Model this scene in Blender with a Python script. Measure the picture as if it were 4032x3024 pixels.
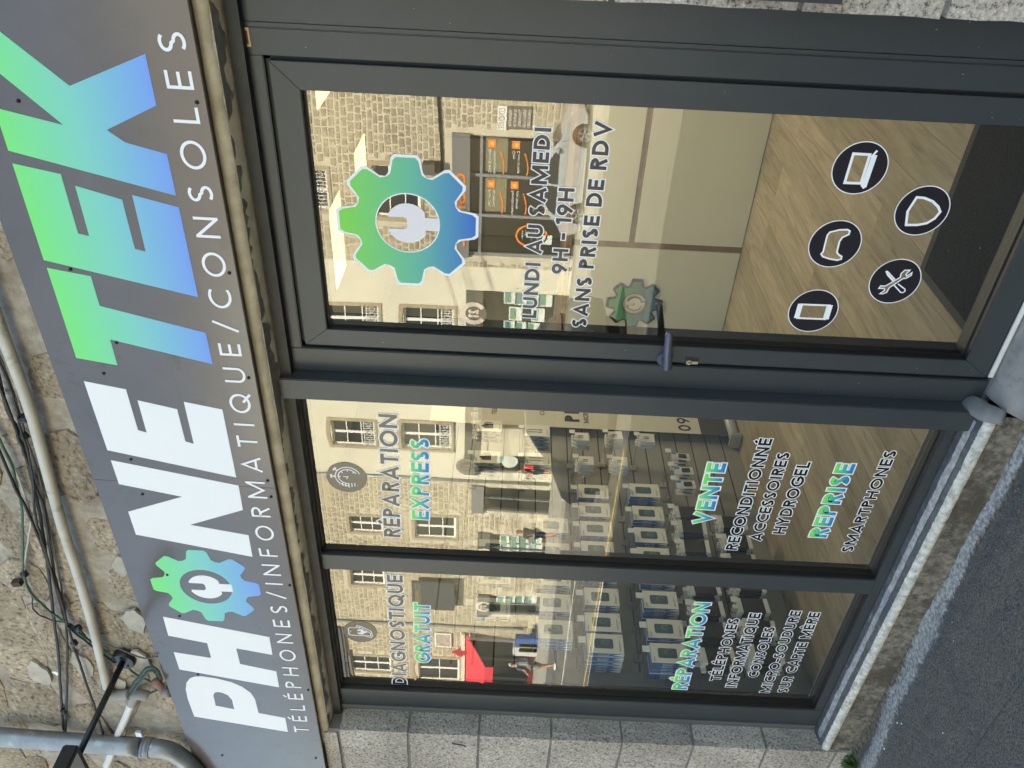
import bpy, bmesh, math, random
from mathutils import Vector, Matrix
from mathutils.geometry import tessellate_polygon
random.seed(7)
for o in list(bpy.data.objects): bpy.data.objects.remove(o, do_unlink=True)
sc = bpy.context.scene
COL = sc.collection

# ------------------------------------------------------------------ camera
F = 3210.0; YAW = math.radians(36.56); PIT = math.radians(.34); ROLL = math.radians(2.778)
CAM = Vector((0, -2.13, 1.60))
fw = Vector((-math.sin(YAW)*math.cos(PIT), math.cos(YAW)*math.cos(PIT), -math.sin(PIT)))
_rt = Vector((math.cos(YAW), math.sin(YAW), 0)); _dn = fw.cross(_rt)
PX = math.cos(ROLL)*_dn + math.sin(ROLL)*_rt      # picture right (the phone was held upright, the file lies on its side)
PY = math.sin(ROLL)*_dn - math.cos(ROLL)*_rt      # picture down
cd = bpy.data.cameras.new('camera'); cam = bpy.data.objects.new('camera', cd); COL.objects.link(cam)
cd.sensor_width = 36; cd.lens = 36*F/4032; cd.clip_start = .05; cd.clip_end = 600
M = Matrix((PX, -PY, -fw)).transposed().to_4x4(); M.translation = CAM
cam.matrix_world = M; sc.camera = cam

# ------------------------------------------------------------------ sky, sun, exposure
SUN_EL, SUN_AZ = math.radians(47), math.radians(14)     # the sun stands behind the shop
w = bpy.data.worlds.new('World'); sc.world = w; w.use_nodes = True
nt = w.node_tree; bg = nt.nodes['Background']; sk = nt.nodes.new('ShaderNodeTexSky')
sk.sky_type = 'NISHITA'; sk.sun_disc = False; sk.sun_elevation = SUN_EL; sk.sun_rotation = SUN_AZ
sk.air_density = 1.0; sk.dust_density = 1.2; sk.ozone_density = 1.0
nt.links.new(sk.outputs[0], bg.inputs[0]); bg.inputs[1].default_value = .13
sl = bpy.data.lights.new('sun', 'SUN'); sl.energy = 5.0; sl.angle = math.radians(.5); sl.color = (1, .975, .93)
so = bpy.data.objects.new('sun', sl); COL.objects.link(so)
sdir = Vector((math.sin(SUN_AZ)*math.cos(SUN_EL), math.cos(SUN_AZ)*math.cos(SUN_EL), math.sin(SUN_EL)))
so.rotation_euler = sdir.to_track_quat('Z', 'Y').to_euler(); so.location = (0, 30, 40)
sc.view_settings.view_transform = 'Standard'; sc.view_settings.look = 'None'
sc.view_settings.exposure = 2.3; sc.view_settings.use_white_balance = True; sc.view_settings.white_balance_temperature = 7700; sc.view_settings.white_balance_tint = 4
sc.view_settings.use_curve_mapping = False; sc.view_settings.gamma = 1.0; sc.view_settings.use_curve_mapping = False
sc.render.engine = 'CYCLES'
cy = sc.cycles
cy.use_denoising = True; cy.max_bounces = 10; cy.diffuse_bounces = 4; cy.glossy_bounces = 4; cy.transparent_max_bounces = 24
cy.caustics_reflective = False; cy.caustics_refractive = False; cy.sample_clamp_indirect = 6

# ------------------------------------------------------------------ picture -> place helpers
def ray(px, py): return fw + PX*((px-2016)/F) + PY*((py-1512)/F)
def U(px, py, x=None, y=None, z=None):
    d = ray(px, py)
    t = (x-CAM.x)/d.x if x is not None else (y-CAM.y)/d.y if y is not None else (z-CAM.z)/d.z
    return CAM + d*t
YG = .030                                          # front of the panes
def RV(px, py, y):                                 # what the panes mirror at that spot, at depth y
    d = ray(px, py); h = CAM + d*((YG-CAM.y)/d.y); d = Vector((d.x, -d.y, d.z))
    return h + d*((y-h.y)/d.y)
KZ = 1344/2212
def c1(u, v): return (u*KZ, v*KZ)
def c2(u, v): return (1344+u*KZ, v*KZ)
def c4(u, v): return (u*KZ, 1008+v*KZ)
def c5(u, v): return (1344+u*KZ, 1008+v*KZ)
def c7(u, v): return (u*KZ, 2016+v*KZ)
def c9(u, v): return (2688+u*KZ, 2016+v*KZ)

# ------------------------------------------------------------------ materials
def srgb(r, g, b):
    f = lambda c: c/12.92 if c <= .04045 else ((c+.055)/1.055)**2.4
    return (f(r/255), f(g/255), f(b/255), 1)
def lin(r, g, b): return (r, g, b, 1)
MATS = {}
def mat(name, col, rough=.6, metal=0, var=.0, scale=8, bump=0, bscale=60, col2=None, spec=.5, rnd=0, detail=5, coat=0, stain=None):
    """principled; col mixed towards col2 (or darker) by noise var, fine relief bump, per-object shift rnd"""
    if name in MATS: return MATS[name]
    m = bpy.data.materials.new(name); m.use_nodes = True; MATS[name] = m
    n = m.node_tree.nodes; L = m.node_tree.links; p = n['Principled BSDF']
    p.inputs['Roughness'].default_value = rough; p.inputs['Metallic'].default_value = metal
    p.inputs['Specular IOR Level'].default_value = spec
    if coat: p.inputs['Coat Weight'].default_value = coat; p.inputs['Coat Roughness'].default_value = .08
    p.inputs['Base Color'].default_value = col
    tc = n.new('ShaderNodeTexCoord'); out = None
    if var or col2:
        nz = n.new('ShaderNodeTexNoise'); nz.inputs['Scale'].default_value = scale; nz.inputs['Detail'].default_value = detail; nz.inputs['Roughness'].default_value = .65
        L.new(tc.outputs['Object'], nz.inputs['Vector'])
        rp = n.new('ShaderNodeValToRGB'); rp.color_ramp.elements[0].position = .36; rp.color_ramp.elements[1].position = .66
        c2_ = col2 or tuple(c*(1-var) for c in col[:3])+(1,)
        rp.color_ramp.elements[0].color = c2_; rp.color_ramp.elements[1].color = col
        L.new(nz.outputs['Fac'], rp.inputs['Fac']); out = rp.outputs['Color']
    if stain:
        sn = n.new('ShaderNodeTexNoise'); sn.inputs['Scale'].default_value = stain[1]; sn.inputs['Detail'].default_value = 6; sn.inputs['Roughness'].default_value = .7
        L.new(tc.outputs['Object'], sn.inputs['Vector'])
        sr = n.new('ShaderNodeMapRange'); sr.inputs['From Min'].default_value = stain[2]; sr.inputs['From Max'].default_value = stain[2]+.14
        L.new(sn.outputs['Fac'], sr.inputs['Value'])
        mx = n.new('ShaderNodeMix'); mx.data_type = 'RGBA'
        L.new(sr.outputs['Result'], mx.inputs['Factor'])
        if out: L.new(out, mx.inputs['A'])
        else: mx.inputs['A'].default_value = col
        mx.inputs['B'].default_value = stain[0]; out = mx.outputs['Result']
    if rnd:
        oi = n.new('ShaderNodeObjectInfo'); mr = n.new('ShaderNodeMapRange')
        mr.inputs['To Min'].default_value = 1-rnd; mr.inputs['To Max'].default_value = 1+rnd
        L.new(oi.outputs['Random'], mr.inputs['Value'])
        hs = n.new('ShaderNodeHueSaturation'); L.new(mr.outputs['Result'], hs.inputs['Value'])
        if out: L.new(out, hs.inputs['Color'])
        else: hs.inputs['Color'].default_value = col
        out = hs.outputs['Color']
    if out: L.new(out, p.inputs['Base Color'])
    if bump:
        bz = n.new('ShaderNodeTexNoise'); bz.inputs['Scale'].default_value = bscale; bz.inputs['Detail'].default_value = 6; bz.inputs['Roughness'].default_value = .7
        L.new(tc.outputs['Object'], bz.inputs['Vector'])
        b = n.new('ShaderNodeBump'); b.inputs['Strength'].default_value = min(1, bump*50); b.inputs['Distance'].default_value = bump
        L.new(bz.outputs['Fac'], b.inputs['Height']); L.new(b.outputs['Normal'], p.inputs['Normal'])
    return m
def granite(name, base, dark, light, scale=90, rnd=.12, bump=.004, big=None):
    """speckled stone: grains by two noises, worn relief"""
    m = bpy.data.materials.new(name); m.use_nodes = True; MATS[name] = m
    n = m.node_tree.nodes; L = m.node_tree.links; p = n['Principled BSDF']; p.inputs['Roughness'].default_value = .9
    p.inputs['Specular IOR Level'].default_value = .2
    tc = n.new('ShaderNodeTexCoord')
    a = n.new('ShaderNodeTexNoise'); a.inputs['Scale'].default_value = scale; a.inputs['Detail'].default_value = 3; a.inputs['Roughness'].default_value = .7
    L.new(tc.outputs['Object'], a.inputs['Vector'])
    r = n.new('ShaderNodeValToRGB'); e = r.color_ramp.elements
    e[0].position = .33; e[0].color = dark; e[1].position = .68; e[1].color = light
    k = e.new(.47); k.color = base; k = e.new(.58); k.color = tuple(c*1.12 for c in base[:3])+(1,)
    L.new(a.outputs['Fac'], r.inputs['Fac'])
    b = n.new('ShaderNodeTexNoise'); b.inputs['Scale'].default_value = 2.3; b.inputs['Detail'].default_value = 5
    L.new(tc.outputs['Object'], b.inputs['Vector'])
    hs = n.new('ShaderNodeHueSaturation'); mr = n.new('ShaderNodeMapRange'); mr.inputs['From Min'].default_value = .3; mr.inputs['From Max'].default_value = .7
    mr.inputs['To Min'].default_value = .72; mr.inputs['To Max'].default_value = 1.2
    L.new(b.outputs['Fac'], mr.inputs['Value'])
    oi = n.new('ShaderNodeObjectInfo'); ma = n.new('ShaderNodeMath'); ma.operation = 'MULTIPLY_ADD'; ma.inputs[1].default_value = 2*rnd; ma.inputs[2].default_value = 1-rnd
    L.new(oi.outputs['Random'], ma.inputs[0]); mm = n.new('ShaderNodeMath'); mm.operation = 'MULTIPLY'
    L.new(mr.outputs['Result'], mm.inputs[0]); L.new(ma.outputs[0], mm.inputs[1])
    L.new(mm.outputs[0], hs.inputs['Value']); L.new(r.outputs['Color'], hs.inputs['Color'])
    L.new(hs.outputs['Color'], p.inputs['Base Color'])
    c = n.new('ShaderNodeTexNoise'); c.inputs['Scale'].default_value = scale*.55; c.inputs['Detail'].default_value = 7; c.inputs['Roughness'].default_value = .75
    L.new(tc.outputs['Object'], c.inputs['Vector'])
    bu = n.new('ShaderNodeBump'); bu.inputs['Strength'].default_value = .8; bu.inputs['Distance'].default_value = bump
    L.new(c.outputs['Fac'], bu.inputs['Height']); L.new(bu.outputs['Normal'], p.inputs['Normal'])
    return m
def gradient(name, ctop, cbot, z0, z1, rough=.45, axis='Z', cmid=None):
    """printed colour run from cbot at z0 to ctop at z1 along the thing's own axis"""
    m = bpy.data.materials.new(name); m.use_nodes = True; MATS[name] = m
    n = m.node_tree.nodes; L = m.node_tree.links; p = n['Principled BSDF']; p.inputs['Roughness'].default_value = rough
    p.inputs['Specular IOR Level'].default_value = .3
    tc = n.new('ShaderNodeTexCoord'); sx = n.new('ShaderNodeSeparateXYZ'); L.new(tc.outputs['Object'], sx.inputs[0])
    mr = n.new('ShaderNodeMapRange'); mr.inputs['From Min'].default_value = z0; mr.inputs['From Max'].default_value = z1
    L.new(sx.outputs[axis], mr.inputs['Value'])
    r = n.new('ShaderNodeValToRGB'); r.color_ramp.elements[0].color = cbot; r.color_ramp.elements[1].color = ctop
    if cmid: k = r.color_ramp.elements.new(.5); k.color = cmid
    L.new(mr.outputs['Result'], r.inputs['Fac']); L.new(r.outputs['Color'], p.inputs['Base Color'])
    return m
def emit(name, col, s):
    m = bpy.data.materials.new(name); m.use_nodes = True; MATS[name] = m
    n = m.node_tree.nodes; n.clear(); e = n.new('ShaderNodeEmission'); o = n.new('ShaderNodeOutputMaterial')
    e.inputs[0].default_value = col; e.inputs[1].default_value = s; m.node_tree.links.new(e.outputs[0], o.inputs[0]); return m
def clearmat(name, tint=(1, 1, 1, 1), mirror=None):
    """window glass: clear, with the mirror share of two glass skins growing at flat angles"""
    m = bpy.data.materials.new(name); m.use_nodes = True; MATS[name] = m
    n = m.node_tree.nodes; L = m.node_tree.links; n.clear()
    o = n.new('ShaderNodeOutputMaterial'); t = n.new('ShaderNodeBsdfTransparent'); t.inputs[0].default_value = tint
    if mirror is None: L.new(t.outputs[0], o.inputs[0]); return m
    g = n.new('ShaderNodeBsdfGlossy'); g.inputs['Roughness'].default_value = 0.0; g.inputs['Color'].default_value = (1, .985, .93, 1)
    ge = n.new('ShaderNodeNewGeometry'); dp = n.new('ShaderNodeVectorMath'); dp.operation = 'DOT_PRODUCT'
    L.new(ge.outputs['Incoming'], dp.inputs[0]); L.new(ge.outputs['Normal'], dp.inputs[1])
    ab = n.new('ShaderNodeMath'); ab.operation = 'ABSOLUTE'; L.new(dp.outputs['Value'], ab.inputs[0])
    s1 = n.new('ShaderNodeMath'); s1.operation = 'SUBTRACT'; s1.inputs[0].default_value = 1; L.new(ab.outputs[0], s1.inputs[1])
    pw = n.new('ShaderNodeMath'); pw.operation = 'POWER'; pw.inputs[1].default_value = 5; L.new(s1.outputs[0], pw.inputs[0])
    ml = n.new('ShaderNodeMath'); ml.operation = 'MULTIPLY_ADD'; ml.inputs[1].default_value = 1-mirror; ml.inputs[2].default_value = mirror; ml.use_clamp = True
    L.new(pw.outputs[0], ml.inputs[0])
    # slight waviness of the panes
    tc = n.new('ShaderNodeTexCoord'); nz = n.new('ShaderNodeTexNoise'); nz.inputs['Scale'].default_value = 2.2; nz.inputs['Detail'].default_value = 0
    L.new(tc.outputs['Object'], nz.inputs['Vector']); bu = n.new('ShaderNodeBump'); bu.inputs['Strength'].default_value = .22; bu.inputs['Distance'].default_value = .003
    L.new(nz.outputs['Fac'], bu.inputs['Height']); L.new(bu.outputs['Normal'], g.inputs['Normal'])
    mx = n.new('ShaderNodeMixShader'); L.new(ml.outputs[0], mx.inputs[0]); L.new(t.outputs[0], mx.inputs[1]); L.new(g.outputs[0], mx.inputs[2])
    L.new(mx.outputs[0], o.inputs[0]); return m

G_CLEAR = clearmat('glass_clear', (.97, .985, .97, 1)); G_PANE = clearmat('glass_pane', (.97, .98, .96, 1), .155)
FRAME = mat('anthracite_aluminium', lin(.043, .049, .053), .36, 0, .12, 3, .0004, 240, rnd=.03, spec=.4, stain=(lin(.062, .064, .064), 7, .66))
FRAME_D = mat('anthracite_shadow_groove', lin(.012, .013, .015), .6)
GASKET = mat('black_rubber', lin(.008, .008, .009), .5)
BOARD = mat('sign_board_grey', lin(.125, .108, .106), .17, 0, .14, 3, .0003, 12, stain=(lin(.085, .074, .070), 9, .60), spec=.55)
WHITE = mat('white_vinyl', lin(.80, .80, .82), .5, spec=.3)
DARKV = mat('dark_vinyl', lin(.020, .017, .022), .16, spec=.6)
LILAC = mat('pale_vinyl', lin(.72, .68, .72), .5, spec=.3)
SCREW = mat('dark_screw', lin(.02, .02, .022), .4, .6)
BLACK = mat('black_paint', lin(.015, .016, .018), .4)
PVC = mat('weathered_white_pvc', lin(.58, .55, .48), .5, 0, .25, 6, .0008, 60, stain=(lin(.14, .12, .06), 7, .56))
PVCG = mat('grey_pvc', lin(.30, .28, .25), .55, 0, .2, 9)
ZINC = mat('zinc', lin(.33, .35, .37), .42, .55, .35, 7, .0006, 30, stain=(lin(.50, .52, .53), 14, .6))
CEMENT = mat('grey_cement', lin(.24, .235, .23), .9, 0, .4, 9, .003, 120)
MORTAR = mat('old_mortar', lin(.50, .45, .38), .95, 0, .5, 16, .016, 48, col2=lin(.30, .255, .20), stain=(lin(.17, .145, .115), 4.1, .58), detail=9)
RUBBLE = granite('rubble_stone', lin(.34, .28, .21), lin(.12, .092, .066), lin(.56, .49, .40), 55, .22, .010)
GRANITE = granite('dressed_granite', lin(.40, .35, .30), lin(.085, .072, .064), lin(.63, .57, .51), 105, .10, .007)
JOINT = mat('grey_joint', lin(.20, .19, .175), .95, 0, .3, 14, .003, 90)
LINTEL = mat('chipped_lintel_edge', lin(.62, .55, .42), .9, 0, .5, 11, .004, 60, col2=lin(.42, .36, .26), stain=(lin(.14, .12, .085), 7, .66))
WOOD_D = mat('dark_stained_wood', lin(.030, .029, .027), .6, 0, .5, 14, .0015, 40)

# ------------------------------------------------------------------ mesh helpers
def link(name, me, parent=None, mats=(), loc=None):
    o = bpy.data.objects.new(name, me); COL.objects.link(o)
    for m in mats:
        if m: me.materials.append(m)
    if parent: o.parent = parent
    if loc: o.location = loc
    return o
def pyd(name, v, f, m, parent=None, smooth=False, loc=None):
    me = bpy.data.meshes.new(name); me.from_pydata([tuple(x) for x in v], [], f); me.update()
    if smooth: me.polygons.foreach_set('use_smooth', [True]*len(me.polygons))
    return link(name, me, parent, m if isinstance(m, (list, tuple)) else [m], loc)
def thing(name, label, cat, loc=(0, 0, 0), group=None, kind=None):
    o = bpy.data.objects.new(name, None); COL.objects.link(o); o.location = loc; o.empty_display_size = .1
    o['label'] = label; o['category'] = cat
    if group: o['group'] = group
    return o
def tag(o, label, cat, group=None):
    o['label'] = label; o['category'] = cat
    if group: o['group'] = group
    return o
def struct(o, kind='structure'): o['kind'] = kind; return o
class MB:
    def __init__(s): s.v = []; s.f = []; s.mi = []
    def add(s, v, f, mi=0):
        b = len(s.v); s.v += [tuple(x) for x in v]; s.f += [tuple(i+b for i in q) for q in f]; s.mi += [mi]*len(f); return s
    def box(s, x0, x1, y0, y1, z0, z1, mi=0, fm=None):
        v = [(x0,y0,z0),(x1,y0,z0),(x1,y1,z0),(x0,y1,z0),(x0,y0,z1),(x1,y0,z1),(x1,y1,z1),(x0,y1,z1)]
        f = [(0,3,2,1),(4,5,6,7),(0,1,5,4),(1,2,6,5),(2,3,7,6),(3,0,4,7)]   # bottom top front(-y) right(+x) back left
        b = len(s.v); s.v += v; s.f += [tuple(i+b for i in q) for q in f]
        s.mi += [(fm or {}).get(k, mi) for k in range(6)]; return s
    def poly(s, loops, y, d, mi=0, tf=None):
        """flat plate with holes in the x-z plane, front at y, depth d (0: sheet)"""
        vs = [p for l in loops for p in l]
        tri = tessellate_polygon([[Vector((p[0], p[1], 0)) for p in l] for l in loops])
        P = lambda p, yy: tf(p, yy) if tf else (p[0], yy, p[1])
        b = len(s.v); s.v += [tuple(P(p, y)) for p in vs]
        fs = []
        for t in tri:
            a, q, c = (vs[i] for i in t)
            cr = (q[0]-a[0])*(c[1]-a[1])-(q[1]-a[1])*(c[0]-a[0])
            fs.append(t if cr > 0 else (t[0], t[2], t[1]))
        s.f += [tuple(i+b for i in t) for t in fs]; s.mi += [mi]*len(fs)
        if d:
            n = len(vs); s.v += [tuple(P(p, y+d)) for p in vs]
            s.f += [(t[0]+b+n, t[2]+b+n, t[1]+b+n) for t in fs]; s.mi += [mi]*len(fs)
            k = 0
            for l in loops:
                for i in range(len(l)):
                    a, c = k+i, k+(i+1) % len(l); s.f.append((b+a, b+a+n, b+c+n, b+c)); s.mi.append(mi)
                k += len(l)
        return s
    def tube(s, pts, r, n=8, mi=0, cap=True):
        pts = [Vector(p) for p in pts]; rs = r if isinstance(r, (list, tuple)) else [r]*len(pts)
        t = (pts[1]-pts[0]).normalized(); a = t.orthogonal().normalized(); b0 = len(s.v)
        for i, p in enumerate(pts):
            t2 = ((pts[min(i+1, len(pts)-1)]-pts[max(i-1, 0)])).normalized()
            a = (a - t2*a.dot(t2)).normalized(); b = t2.cross(a)
            for k in range(n):
                g = 2*math.pi*k/n; s.v.append(tuple(p+(a*math.cos(g)+b*math.sin(g))*rs[i]))
        for i in range(len(pts)-1):
            for k in range(n):
                s.f.append((b0+i*n+k, b0+i*n+(k+1) % n, b0+(i+1)*n+(k+1) % n, b0+(i+1)*n+k)); s.mi.append(mi)
        if cap:
            s.f.append(tuple(b0+k for k in reversed(range(n)))); s.mi.append(mi)
            e = b0+(len(pts)-1)*n; s.f.append(tuple(e+k for k in range(n))); s.mi.append(mi)
        return s
    def build(s, name, mats, parent=None, smooth=False, bevel=0, loc=None, sharp=None):
        me = bpy.data.meshes.new(name); me.from_pydata(s.v, [], s.f); me.update()
        me.polygons.foreach_set('material_index', s.mi)
        if smooth: me.polygons.foreach_set('use_smooth', [True]*len(me.polygons))
        o = link(name, me, parent, mats if isinstance(mats, (list, tuple)) else [mats], loc)
        if sharp:
            try: me.set_sharp_from_angle(angle=math.radians(sharp))
            except Exception: pass
        if bevel:
            bm = bmesh.new(); bm.from_mesh(me)
            bmesh.ops.bevel(bm, geom=bm.edges[:], offset=bevel, segments=2, affect='EDGES', clamp_overlap=True)
            bm.to_mesh(me); bm.free()
        return o
def boxo(name, x0, x1, y0, y1, z0, z1, m, parent=None, bevel=0): return MB().box(x0, x1, y0, y1, z0, z1).build(name, m, parent, bevel=bevel)
def smoothpath(pts, n=6):
    pts = [Vector(p) for p in pts]; out = []
    for i in range(len(pts)-1):
        p0, p1, p2, p3 = pts[max(i-1, 0)], pts[i], pts[i+1], pts[min(i+2, len(pts)-1)]
        for k in range(n):
            t = k/n; out.append(.5*((2*p1)+(p2-p0)*t+(2*p0-5*p1+4*p2-p3)*t*t+(3*p1-p0-3*p2+p3)*t**3))
    out.append(pts[-1]); return out
def ringpts(cx, cz, r, n=40, rz=None, a0=0): return [(cx+r*math.cos(a0+2*math.pi*i/n), cz+(rz or r)*math.sin(a0+2*math.pi*i/n)) for i in range(n)]
def dup(o, parent=None, loc=None, label=None, group=None):
    c = o.copy(); COL.objects.link(c)
    if parent: c.parent = parent
    if loc is not None: c.location = loc
    if label: c['label'] = label
    if group: c['group'] = group
    for ch in list(o.children): dup(ch, c)
    return c
ORD = ['first', 'second', 'third', 'fourth', 'fifth', 'sixth', 'seventh', 'eighth', 'ninth', 'tenth', 'eleventh', 'twelfth', 'thirteenth', 'fourteenth', 'fifteenth', 'sixteenth']

# ------------------------------------------------------------------ stroke lettering (geometric capitals drawn as pen strokes)
def arc(cx, cz, rx, rz, a0, a1, n=12): return [(cx+rx*math.cos(math.radians(a0+(a1-a0)*i/n)), cz+rz*math.sin(math.radians(a0+(a1-a0)*i/n))) for i in range(n+1)]
def glyph(ch, t):
    h = t/2; acc = None
    if ch in 'ÉÈ': acc = ch; ch = 'E'
    W = {'I': t, 'L': .50, 'E': .54, 'F': .52, 'H': .72, 'T': .58, 'N': .76, 'M': .96, 'A': .84, 'V': .80, 'X': .74, 'Y': .74, 'K': .7, 'O': .94, 'Q': .94, 'C': .74, 'G': .86,
         'D': .74, 'P': .56, 'R': .60, 'B': .58, 'U': .70, 'S': .57, '9': .62, '1': .34, '0': .62, '5': .58, '2': .58, '-': .36, '/': .46, ' ': .26, 'Z': .6}.get(ch, .6)
    S = []; C = False
    if ch == 'I': S = [[(h, 0), (h, 1)]]
    elif ch == 'L': S = [[(h, 1), (h, h), (W, h)]]
    elif ch == 'E': S = [[(W, 1-h), (h, 1-h), (h, h), (W, h)], [(h, .5), (W-.03, .5)]]
    elif ch == 'F': S = [[(W, 1-h), (h, 1-h), (h, 0)], [(h, .5), (W-.05, .5)]]
    elif ch == 'H': S = [[(h, 0), (h, 1)], [(W-h, 0), (W-h, 1)], [(h, .5), (W-h, .5)]]
    elif ch == 'T': S = [[(0, 1-h), (W, 1-h)], [(W/2, 1-h), (W/2, 0)]]
    elif ch == 'N': S = [[(h, 0), (h, 1)], [(W-h, 0), (W-h, 1)], [(h*1.05, 1-h*.75), (W-h*1.05, h*.75)]]
    elif ch == 'M': S = [[(h, 0), (h, 1)], [(W-h, 0), (W-h, 1)], [(h*1.1, 1-h*.7), (W/2, .14), (W-h*1.1, 1-h*.7)]]
    elif ch == 'A': S = [[(h, 0), (W/2, 1-h), (W-h, 0)], [(W*.26, .28), (W*.74, .28)]]
    elif ch == 'V': S = [[(h, 1), (W/2, h), (W-h, 1)]]
    elif ch == 'X': S = [[(h, 0), (W-h, 1)], [(h, 1), (W-h, 0)]]
    elif ch == 'Y': S = [[(h, 1), (W/2, .44), (W-h, 1)], [(W/2, .5), (W/2, 0)]]
    elif ch == 'K': S = [[(h, 0), (h, 1)], [(W-h, 1), (h, .48)], [(W*.42, .6), (W-h, 0)]]
    elif ch in 'OQ0':
        S = [arc(W/2, .5, W/2-h, .5-h, 0, 360, 28)[:-1]]; C = True
        if ch == 'Q': S.append([(W*.56, .34), (W*.98, -.04)])
    elif ch == 'C': S = [arc(W*.66, .5, W*.66-h, .5-h, 52, 308, 20)]
    elif ch == 'G': S = [arc(W*.56, .5, W*.56-h, .5-h, 48, 345, 22)+[(W-h, .5-h*.1), (W*.55, .5-h*.1)]]
    elif ch == 'D': S = [[(h, h), (h, 1-h), (W*.38, 1-h)]+arc(W*.38, .5, W*.62-h, .5-h, 80, -80, 12)+[(W*.38, h)]]; C = True
    elif ch in 'PRB':
        r = .27; S = [[(h, 0), (h, 1-h), (W*.45, 1-h)]+arc(W*.45, 1-r, W*.55-h, r-h, 75, -75, 9)+[(W*.45, 1-2*r+h), (h, 1-2*r+h)]]
        if ch == 'R': S.append([(W*.44, 1-2*r+h), (W-h*.9, 0)])
        if ch == 'B': S = [[(h, h), (h, 1-h), (W*.42, 1-h)]+arc(W*.42, .75, W*.5-h, .25-h/2, 75, -75, 8)+[(W*.42, .5), (h, .5)], [(W*.42, .5)]+arc(W*.42, .26, W*.58-h, .26-h, 80, -80, 8)+[(W*.42, h), (h, h)]]
    elif ch == 'U': S = [[(h, 1)]+arc(W/2, W/2, W/2-h, W/2-h, 180, 360, 14)+[(W-h, 1)]]
    elif ch == 'S': S = [arc(W/2, .735, W/2-h, .265-h, 38, 262, 12)+arc(W/2, .255, W/2-h, .255-h, 82, -142, 12)]
    elif ch == '9': S = [arc(W/2, .66, W/2-h, .34-h, 0, 360, 20)[:-1], [(W-h*1.15, .55), (W*.36, 0)]]; C = True
    elif ch == '1': S = [[(0.02, .80), (W-h, 1-h*.6)], [(W-h, 1), (W-h, 0)]]
    elif ch == '5': S = [[(W-h*.6, 1-h), (h*1.6, 1-h), (h*1.25, .56)]+arc(W*.46, .33, W*.54-h, .33-h, 100, -150, 14)]
    elif ch == '2': S = [arc(W/2, .70, W/2-h, .30-h, 165, -20, 10)+[(h*1.4, h), (W, h)]]
    elif ch == '-': S = [[(0, .42), (W, .42)]]
    elif ch == '/': S = [[(h*.6, -.05), (W-h*.6, 1.05)]]
    if acc: S.append([(W*.34, 1.10), (W*.66, 1.28)] if acc == 'É' else [(W*.30, 1.28), (W*.58, 1.10)])
    return W, [(s, C and i == 0) for i, s in enumerate(S)]
def ribbon(pts, hw, closed=False, ext=0):
    """left and right rails of a thick line with mitred corners"""
    n = len(pts); V = [Vector(p) for p in pts]
    if not closed and ext:
        V[0] = V[0]-(V[1]-V[0]).normalized()*ext; V[-1] = V[-1]+(V[-1]-V[-2]).normalized()*ext
    Lr, Rr = [], []
    for i in range(n):
        a = V[i]-V[i-1] if (i or closed) else V[1]-V[0]
        b = V[(i+1) % n]-V[i] if (i < n-1 or closed) else V[-1]-V[-2]
        if a.length < 1e-9: a = b
        if b.length < 1e-9: b = a
        a.normalize(); b.normalize(); na = Vector((-a.y, a.x)); nb = Vector((-b.y, b.x))
        m = na+nb
        if m.length < .2: m = na
        m.normalize(); k = min(1/max(m.dot(na), .3), 2.1)
        Lr.append(V[i]+m*hw*k); Rr.append(V[i]-m*hw*k)
    return Lr, Rr
def stroke(mb, pts, hw, fn, closed=False, ext=0, lift=0, mi=0):
    Lr, Rr = ribbon(pts, hw, closed, ext); n = len(pts); b = len(mb.v)
    mb.v += [tuple(fn(p.x, p.y, lift)) for p in Lr]+[tuple(fn(p.x, p.y, lift)) for p in Rr]
    for i in range(n if closed else n-1):
        j = (i+1) % n; mb.f.append((b+i, b+n+i, b+n+j, b+j)); mb.mi.append(mi)
def text(name, s, P0, P1, PT, m, parent, t=.20, outline=0, mout=None, gap=.10, lift=.0002, nrm=(0, -1, 0), split=None):
    """one line of capitals; P0/P1 the ends of the base line, PT the top of the first letter (outline included)"""
    P0, P1, PT = Vector(P0), Vector(P1), Vector(PT); u = (P1-P0); Lh = u.length; u.normalize()
    vz = PT-P0; vz = vz-u*vz.dot(u); H = vz.length; vz.normalize(); nn = Vector(nrm)
    o = outline*H; H2 = H-2*o; L2 = Lh-2*o
    wid = 0; items = []
    for ch in s:
        W, S = glyph(ch, t); items.append((wid, S)); wid += W+gap
    wid -= gap; sx = L2/wid
    fill, rim = MB(), MB(); k = 0
    fn = lambda x, z, l: P0+u*(x+o)+vz*(z+o)+nn*l
    for x0, S in items:
        if split: fill = MB()
        for pts, cl in S:
            q = [((x0+p[0])*sx, p[1]*H2) for p in pts]; hw = t*H2/2*(min(1, sx/H2)**.5)
            k += 1
            stroke(fill, q, hw, fn, cl, 0, lift*2+(k % 7)*.00004)
            if outline: stroke(rim, q, hw+o*.8, fn, cl, o*.8, lift*.4+(k % 7)*.00004)
        if split and fill.f: fill.build(split, m, parent)
    if split: return None
    f = fill.build(name, m, parent)
    if outline: rim.build(name+'_outline', mout or WHITE, parent)
    return f
FONT = None
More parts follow.
